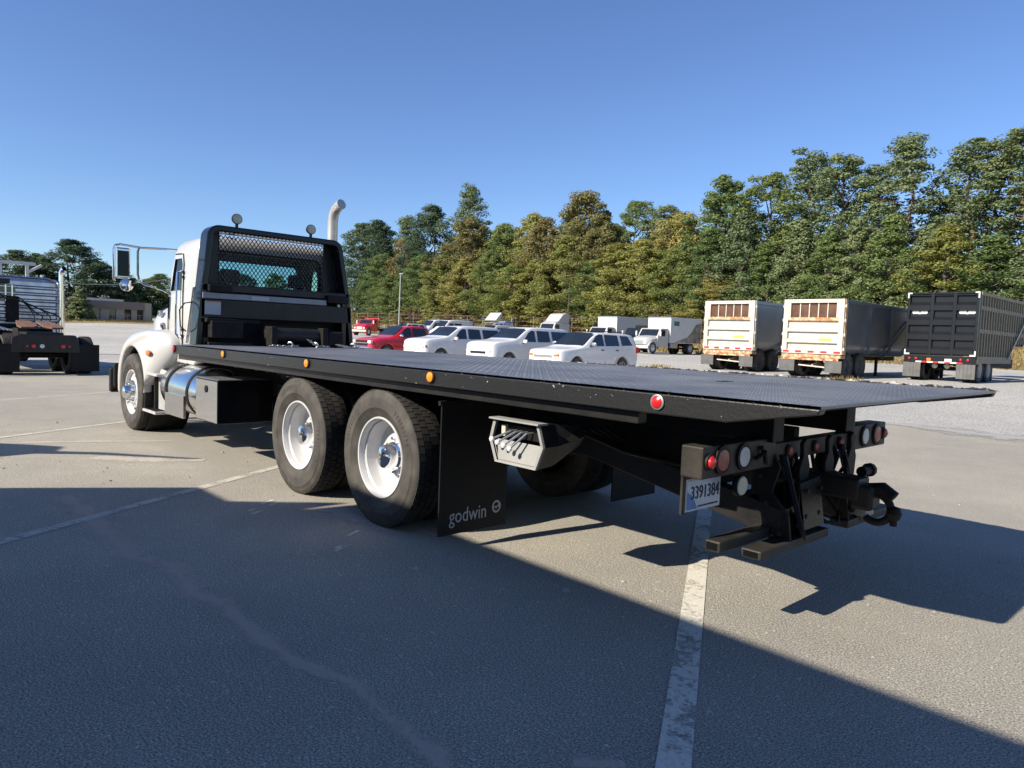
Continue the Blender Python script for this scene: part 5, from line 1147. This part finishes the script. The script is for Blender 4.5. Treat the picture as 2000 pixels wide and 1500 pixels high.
    for y in (.75, 2.05):
        for s in (0, 1):
            w = O('wheel', RWD, t, (.06 if s == 0 else m - .06, y, .50), (0, 0, -math.pi / 2 if s == 0 else math.pi / 2)); O('tyre', TYS, w)
            O('tyre', TYS, t, (.66 if s == 0 else m - .66, y, .50), (0, 0, math.pi / 2 if s == 0 else -math.pi / 2))
    MB().box(.5, .62, .2, L - .4, zb - .22, zb - .03).box(m - .62, m - .5, .2, L - .4, zb - .22, zb - .03).build('chassis', 'frame_black', t)
    MB().box(.45, .55, L - 2.6, L - 2.5, 0, zb - .1).box(m - .55, m - .45, L - 2.6, L - 2.5, 0, zb - .1).build('landing_leg', 'frame_black', t)
    MB().bar((m + .02, L - 3.4, zb - .1), (m + .02, L - .3, zt - .6), .05).build('tarp_arm', sidem, t)
    return t
RWD = rear_wheel_mesh('flap_grey')
dump_trailer('dump_trailer', 'smaller pale cream dump trailer, the one with no corner rust, left of its twin', -8.15, 27.0, 2.55, 3.20, 5.4, 'trailer_grey', 'cream')
dump_trailer('dump_trailer', 'larger cream dump trailer with a rusty corner post and dark grey side', -3.72, 25.95, 2.48, 3.16, 7.4, 'trailer_dark', 'rust_cream')
# black scrap trailer
x0, y0, m, zb, zt, L = -.08, 29.3, 2.56, 1.05, 3.56, 7.5
t = thing('scrap_trailer', 'tall black open trailer with panelled rear doors and ribbed tan side', 'trailer', (x0, y0, gz(1, 30)))
door = MB().box(0, m, 0, .06, zb, zt).build('rear_door', 'trailer_black', t)
xs = [0, .10, .86, .99, 1.66, 1.79, m - .10, m]; zs = [zb, zb + .08]
rows = 4; rh = (zt - .1 - zb - .05) / rows
b = MB()
for a, c in ((0, .10), (.86, .99), (1.66, 1.79), (m - .10, m)): b.box(a, c, -.10, 0, zb, zt)
b.build('door_post', 'trailer_black', door, bevel=.01)
for ci, (a, c) in enumerate(((.10, .86), (.99, 1.66), (1.79, m - .10))):
    for r in range(rows):
        z0 = zb + .05 + r * rh; pan = MB().prism([(0, z0 + .30), (-.10, z0 + .17), (-.10, z0), (0, z0)], 0, a, c).build('door_panel', 'trailer_black', door)
        MB().prism([(0, z0 + rh), (-.10, z0 + rh), (-.10, z0 + rh - .03), (0, z0 + rh - .06)], 0, a, c).build('panel_lip', 'trailer_black', door)
    MB().box(a, c, -.10, 0, zt - .06, zt).build('top_bar', 'trailer_black', door)
    if ci != 1:
        z = zb + .05 + 2 * rh + .42; lx = a + .08
        lg = MB().prism(rrect(lx, lx + .56, z, z + .14, .05), 1, -.016, -.004).build('logo_plate', 'tape_white', door)
        MB().lathe([(.0, -.02), (.105, -.02), (.105, -.005)], (lx + .28, 0, z + .09), 1, 18).build('logo_badge', 'tape_white', lg); MB().prism([(lx + .235, z + .055), (lx + .325, z + .055), (lx + .28, z + .125)], 1, -.024, -.021).build('logo_mark', 'trailer_black', lg)
for p in (((0, .16), (zt - .05, zt)), ((0, .05), (zt - .22, zt - .05)), ((m - .16, m), (zt - .05, zt)), ((m - .05, m), (zt - .24, zt - .05)), ((0, .2), (zb - .01, zb + .05)), ((0, .05), (zb + .05, zb + .2)), ((m - .2, m), (zb - .01, zb + .05)), ((m - .05, m), (zb + .05, zb + .2))):
    MB().box(p[0][0], p[0][1], -.108, -.101, p[1][0], p[1][1]).build('corner_reflector', 'tape_white', door)
MB().box(0, m, -.08, .4, zb - .32, zb - .02).build('rear_sill', 'trailer_black', t, bevel=.01)
for k in range(8): MB().box(.45 + k * .21, .45 + (k + 1) * .21, -.088, -.081, zb - .32, zb - .26).build('reflector', 'tape_red' if k % 2 else 'tape_white', t)
for x in (.2, .45, m - .5, m - .25): MB().lathe([(.045, 0), (.04, -.02), (0, -.028)], (x, -.081, zb - .16), 1, 14).build('tail_light', 'red_lens', t)
MB().box(.85, 1.0, -.09, -.081, zb - .24, zb - .13).build('warning_label', 'orange_lens', t); MB().box(1.5, 1.75, -.09, -.081, zb - .26, zb - .14).build('maker_badge', 'tape_white', t)
b = MB().box(m - .12, m - .06, .06, 5.2, zb - .1, zt - .08).box(m - .12, m - .06, 5.2, L, zb + .6, zt - .08).box(.06, .12, .06, L, zb - .1, zt - .08).box(.06, m - .06, L - .06, L, zb + .5, zt); b.build('side_wall', 'trailer_black', t)
for k in range(20):
    y = .12 + k * .385
    if y < L: MB().box(m - .06, m + .02, y, y + .11, zb + (.0 if y < 5.3 else .6), zt - .10).build('rib', 'rib_tan', t)
MB().box(m - .07, m + .04, .06, L, zt - .12, zt).build('top_rail', 'rib_tan', t); 
for z in (zb + .92, zb + 1.83): MB().box(m - .06, m + .008, .06, L, z, z + .16).build('waist_rail', 'rib_tan', t)
MB().box(m - .10, m + .03, .06, 5.2, zb - .28, zb).build('bottom_rail', 'rib_tan', t); MB().box(.2, .35, .3, L - 1, zb - .45, zb - .2).box(m - .35, m - .2, .3, L - 1, zb - .45, zb - .2).build('chassis', 'frame_black', t)
for s in (0, 1):
    x = -.02 if s == 0 else m - .64
    fl = MB()
    for k in range(5): fl.box(x + k * .132, x + k * .132 + .126, -.06, -.045, .14, zb - .33)
    fl.build('mudflap', 'flap_grey', t)
RWW = rear_wheel_mesh('offwhite')
for y in (.85, 2.1):
    MB().tube([(.2, y, .5), (m - .2, y, .5)], .07, 10).build('axle', 'frame_black', t)
    for s in (0, 1):
        w = O('wheel', RWW, t, (.03 if s == 0 else m - .03, y, .5), (0, 0, -math.pi / 2 if s == 0 else math.pi / 2)); O('tyre', TYS, w); O('tyre', TYS, t, (.64 if s == 0 else m - .64, y, .5), (0, 0, math.pi / 2 if s == 0 else -math.pi / 2))
for x in (1.05, 1.5): MB().lathe([(.09, .1), (.11, 0), (.08, -.06), (0, -.08)], (x, .3, .62), 1, 16).build('air_chamber', 'cream_lens', t)
for x in (.35, m - .35): MB().box(x - .06, x + .06, 3.6, 3.72, 0, zb - .1).build('landing_leg', 'frame_black', t)
MB().bar((m + .08, 4.4, zb - .05), (m + .10, 7.7, zt - .25), .06).build('tarp_arm', 'alum', t); MB().box(.3, m - .3, 5.4, 7.0, .55, .95).build('fifth_coupling', 'frame_black', t)
t = thing('parked_wheel_dolly', 'dark wheel dolly parked behind the front end of the black trailer', 'dolly', (3.6, 42.5, gz(3, 42)))
MB().box(-1, 1, 0, 2.2, .62, .82).build('frame', 'frame_black', t); truck_wheels(t, (1.1,), 1.05, (1.1,))

# ---------------------------------------------------------------- bobtail tractor at the left, seen from behind; local x points rearwards
t = thing('bobtail_tractor', 'silver sleeper road tractor with a rusty fifth wheel seen from behind at left', 'truck', (-11.3, .93, .0), R(3.0))
b = MB()
for y in (-.43, .35): b.box(-6.5, -.1, y, y + .08, .78, 1.04)
b.build('chassis_frame', 'frame_black', t); cr = MB().prism([(-.78, .60), (-.74, .98), (-.55, 1.06), (.55, 1.06), (.74, .98), (.78, .60)], 0, -.06, .02).build('rear_crossmember', 'black_paint', t, bevel=.015)
MB().box(-.9, -.05, -.42, .42, 1.04, 1.12).build('frame_plate', 'trailer_black', t, bevel=.02)
for y, r, mm in ((-.42, .028, 'red_lens'), (-.28, .05, 'red_lens'), (-.09, .055, 'clear_lens'), (.38, .055, 'red_lens'), (.53, .028, 'red_lens')): MB().lathe([(r, 0), (r * .9, .02), (0, .028)], (.02, y, .76), 0, 18).build('tail_light', mm, cr)
for x in (-.75, -2.1):
    MB().tube([(x, -.95, .5), (x, .95, .5)], .075, 10).build('axle', 'frame_black', t)
    for s in (-1, 1):
        w = O('wheel', RW, t, (x, s * 1.22, .508), (0, 0, 0 if s < 0 else math.pi)); O('tyre', TY, w); O('tyre', TY, t, (x, s * .60, .508), (0, 0, 0 if s > 0 else math.pi))
for s in (-1, 1):
    y0 = -1.24 if s < 0 else .58
    MB().box(.0, .015, y0, y0 + .66, .10, .80).build('mudflap', 'flap', t); MB().bar((-.02, s * .45, .80), (-.02, s * 1.25, .80), .03).build('flap_hanger', 'frame_black', t)
    fw = MB().prism([(-1.75, s * .06), (-.95, s * .06), (-.72, s * .22), (-.74, s * .48), (-1.0, s * .52), (-1.75, s * .40)][::s], 2, 1.20, 1.25); o = fw.build('fifth_wheel', 'rust', t, bevel=.01); o.location = (.20, 0, -.10); o.rotation_euler = (0, R(9), 0)
MB().prism([(-1.8, 1.0), (-1.0, 1.0), (-1.1, 1.2), (-1.7, 1.2)], 1, -.4, .4).build('fifth_wheel_mount', 'frame_black', t)
sl = MB().box(-6.2, -3.35, -1.12, 1.12, .95, 2.66).build('sleeper', 'sleeper_metal', t, bevel=.12, seg=4)
for k in range(7):
    z = 1.18 + k * .19; MB().prism([(-3.35, z), (-3.29, z + .045), (-3.29, z + .07), (-3.35, z + .115)], 1, -1.04, 1.04).build('rib', 'sleeper_metal', sl)
MB().box(-3.36, -3.30, -.75, -.02, 1.95, 2.42).build('rear_window', 'glass_dark', sl)
for y in (-.62, -.45, -.28, -.12): MB().box(-3.30, -3.27, y, y + .035, 1.95, 2.42).build('window_bar', 'polished', sl)
MB().tube([(-3.3, -1.1, 2.55), (-3.28, -.8, 2.66), (-3.28, .75, 2.66), (-3.28, 1.0, 2.58), (-3.28, 1.09, 2.42), (-3.28, 1.09, 2.2)], .03, 8).build('trim_rail', 'polished', sl)
for s in (-1, 1):
    MB().tube([(-3.2, s * 1.12, .9), (-3.2, s * 1.12, 2.80), (-3.19, s * 1.125, 2.9), (-3.12, s * 1.14, 2.97), (-3.05, s * 1.16, 3.0)], [.085, .07, .07, .07, .07], 14, caps=False).build('exhaust_stack', 'chrome', t)
MB().box(-3.24, -3.0, -.60, -.2, 2.44, 2.58).build('work_lamp_box', 'trailer_black', t, bevel=.02)
def smooth_path(P, n=5):
    P = [Vector(p) for p in P]; out = []
    for i in range(len(P) - 1):
        a, b_, c, d = P[max(i - 1, 0)], P[i], P[i + 1], P[min(i + 2, len(P) - 1)]
        for k in range(n):
            t_ = k / n; out.append(.5 * ((2 * b_) + (c - a) * t_ + (2 * a - 5 * b_ + 4 * c - d) * t_ ** 2 + (3 * b_ - a - 3 * c + d) * t_ ** 3))
    return out + [P[-1]]
for k, (ya, yb) in enumerate(((-.55, .1), (-.45, .5), (-.3, .75), (-.1, .3))):
    MB().tube(smooth_path([(-3.2, ya, 2.3 - .1 * k), (-2.9, ya + .1, 2.05), (-2.75, (ya + yb) / 2 + .25, 1.95 - .1 * k), (-2.6, yb + .2, 1.5), (-2.3, yb * .6, 1.15), (-1.9, yb * .3, 1.05)]), .018, 6).build('air_hose', 'flap', t)
for k in range(4): MB().tube([(-3.15, -.9 + .16 * k, 1.2), (-2.9, -.8 + .1 * k, 1.45 - .1 * k), (-2.7, -.5 + .1 * k, 1.12)], .03, 6).build('coupling', 'alum', t)
MB().prism([(-6.2, .95), (-6.2, 2.5), (-6.9, 2.35), (-7.3, 1.75), (-8.7, 1.5), (-8.9, .7), (-6.4, .7)], 1, -1.0, 1.0).build('cab_and_hood', 'sleeper_metal', t, bevel=.08, seg=3)
MB().box(-4.3, -3.2, -.42, .42, 1.04, 1.3).build('catwalk', 'frame_black', t)
MB().box(-3.30, -2.85, -1.05, -.5, .62, 1.28).build('battery_box', 'frame_black', t, bevel=.03); MB().box(-3.28, -3.0, -.95, -.68, 1.3, 2.5).build('hose_carrier', 'frame_black', t, bevel=.02)
MB().tube([(-2.9, .5, .8), (-2.9, 1.05, .8)], .16, 12).build('air_tank', 'frame_black', t); MB().box(-3.27, -3.2, -.25, .05, 1.35, 2.1).build('regulator', 'frame_black', t, bevel=.02); MB().box(-6.05, -5.9, 1.12, 1.38, 1.8, 2.3).build('mirror', 'trailer_black', t)
for s in (-1, 1):
    w = O('wheel', FW, t, (-7.9, s * 1.2, .508), (0, 0, 0 if s < 0 else math.pi)); O('tyre', TYS, w)

# ---------------------------------------------------------------- parked behind the photographer: a box truck whose shade lies across the asphalt
t = thing('neighbour_box_truck', 'tall white box truck parked out of view whose shade covers the foreground', 'truck', (0, -5.25, 0))
MB().box(4.43, 16.0, -2.5, 0, 1.0, 3.87).build('cargo_box', 'white_box', t, bevel=.02)
MB().prism([(2.05, .9), (2.05, 1.75), (2.60, 2.3), (3.24, 3.25), (3.88, 3.25), (4.36, 3.80), (4.36, .9)], 1, -2.4, -.0).build('cab', 'white_paint', t, bevel=.04)
MB().prism([(.6, .6), (.6, 1.3), (1.0, 1.5), (2.05, 1.75), (2.05, .6)], 1, -2.1, -.25).build('hood', 'white_paint', t, bevel=.06)
MB().box(1.5, 15.8, -1.6, -.8, .7, 1.0).build('frame', 'frame_black', t); MB().box(4.6, 15.8, -2.4, -.1, .45, 1.0).build('side_skirt', 'white_box', t)
for x in (1.3, 12.5, 13.8):
    for s in (0, 1): w = O('wheel', FW if x < 2 else RW, t, (x, -2.45 if s == 0 else -.05, .508), (0, 0, 0 if s == 0 else math.pi)); O('tyre', TYS, w)
t = thing('neighbour_tractor', 'low white road tractor parked out of view ahead of the tall box truck', 'truck', (0, -5.25, 0))
MB().prism([(-2.6, .9), (-2.6, 2.3), (-.3, 2.42), (.1, 2.75), (.4, 2.95), (.75, 2.85), (.95, 2.4), (.95, .9)], 1, -2.3, -.05).build('body', 'white_paint', t, bevel=.04)
MB().tube([(.55, -.15, 2.6), (1.0, -.12, 3.1), (1.75, -.1, 3.62)], [.10, .06, .025], 10).build('exhaust_stack', 'stack', t)
for x in (-1.8, -.3):
    for s in (0, 1): w = O('wheel', RW, t, (x, -2.4 if s == 0 else -.05, .508), (0, 0, 0 if s == 0 else math.pi)); O('tyre', TYS, w)
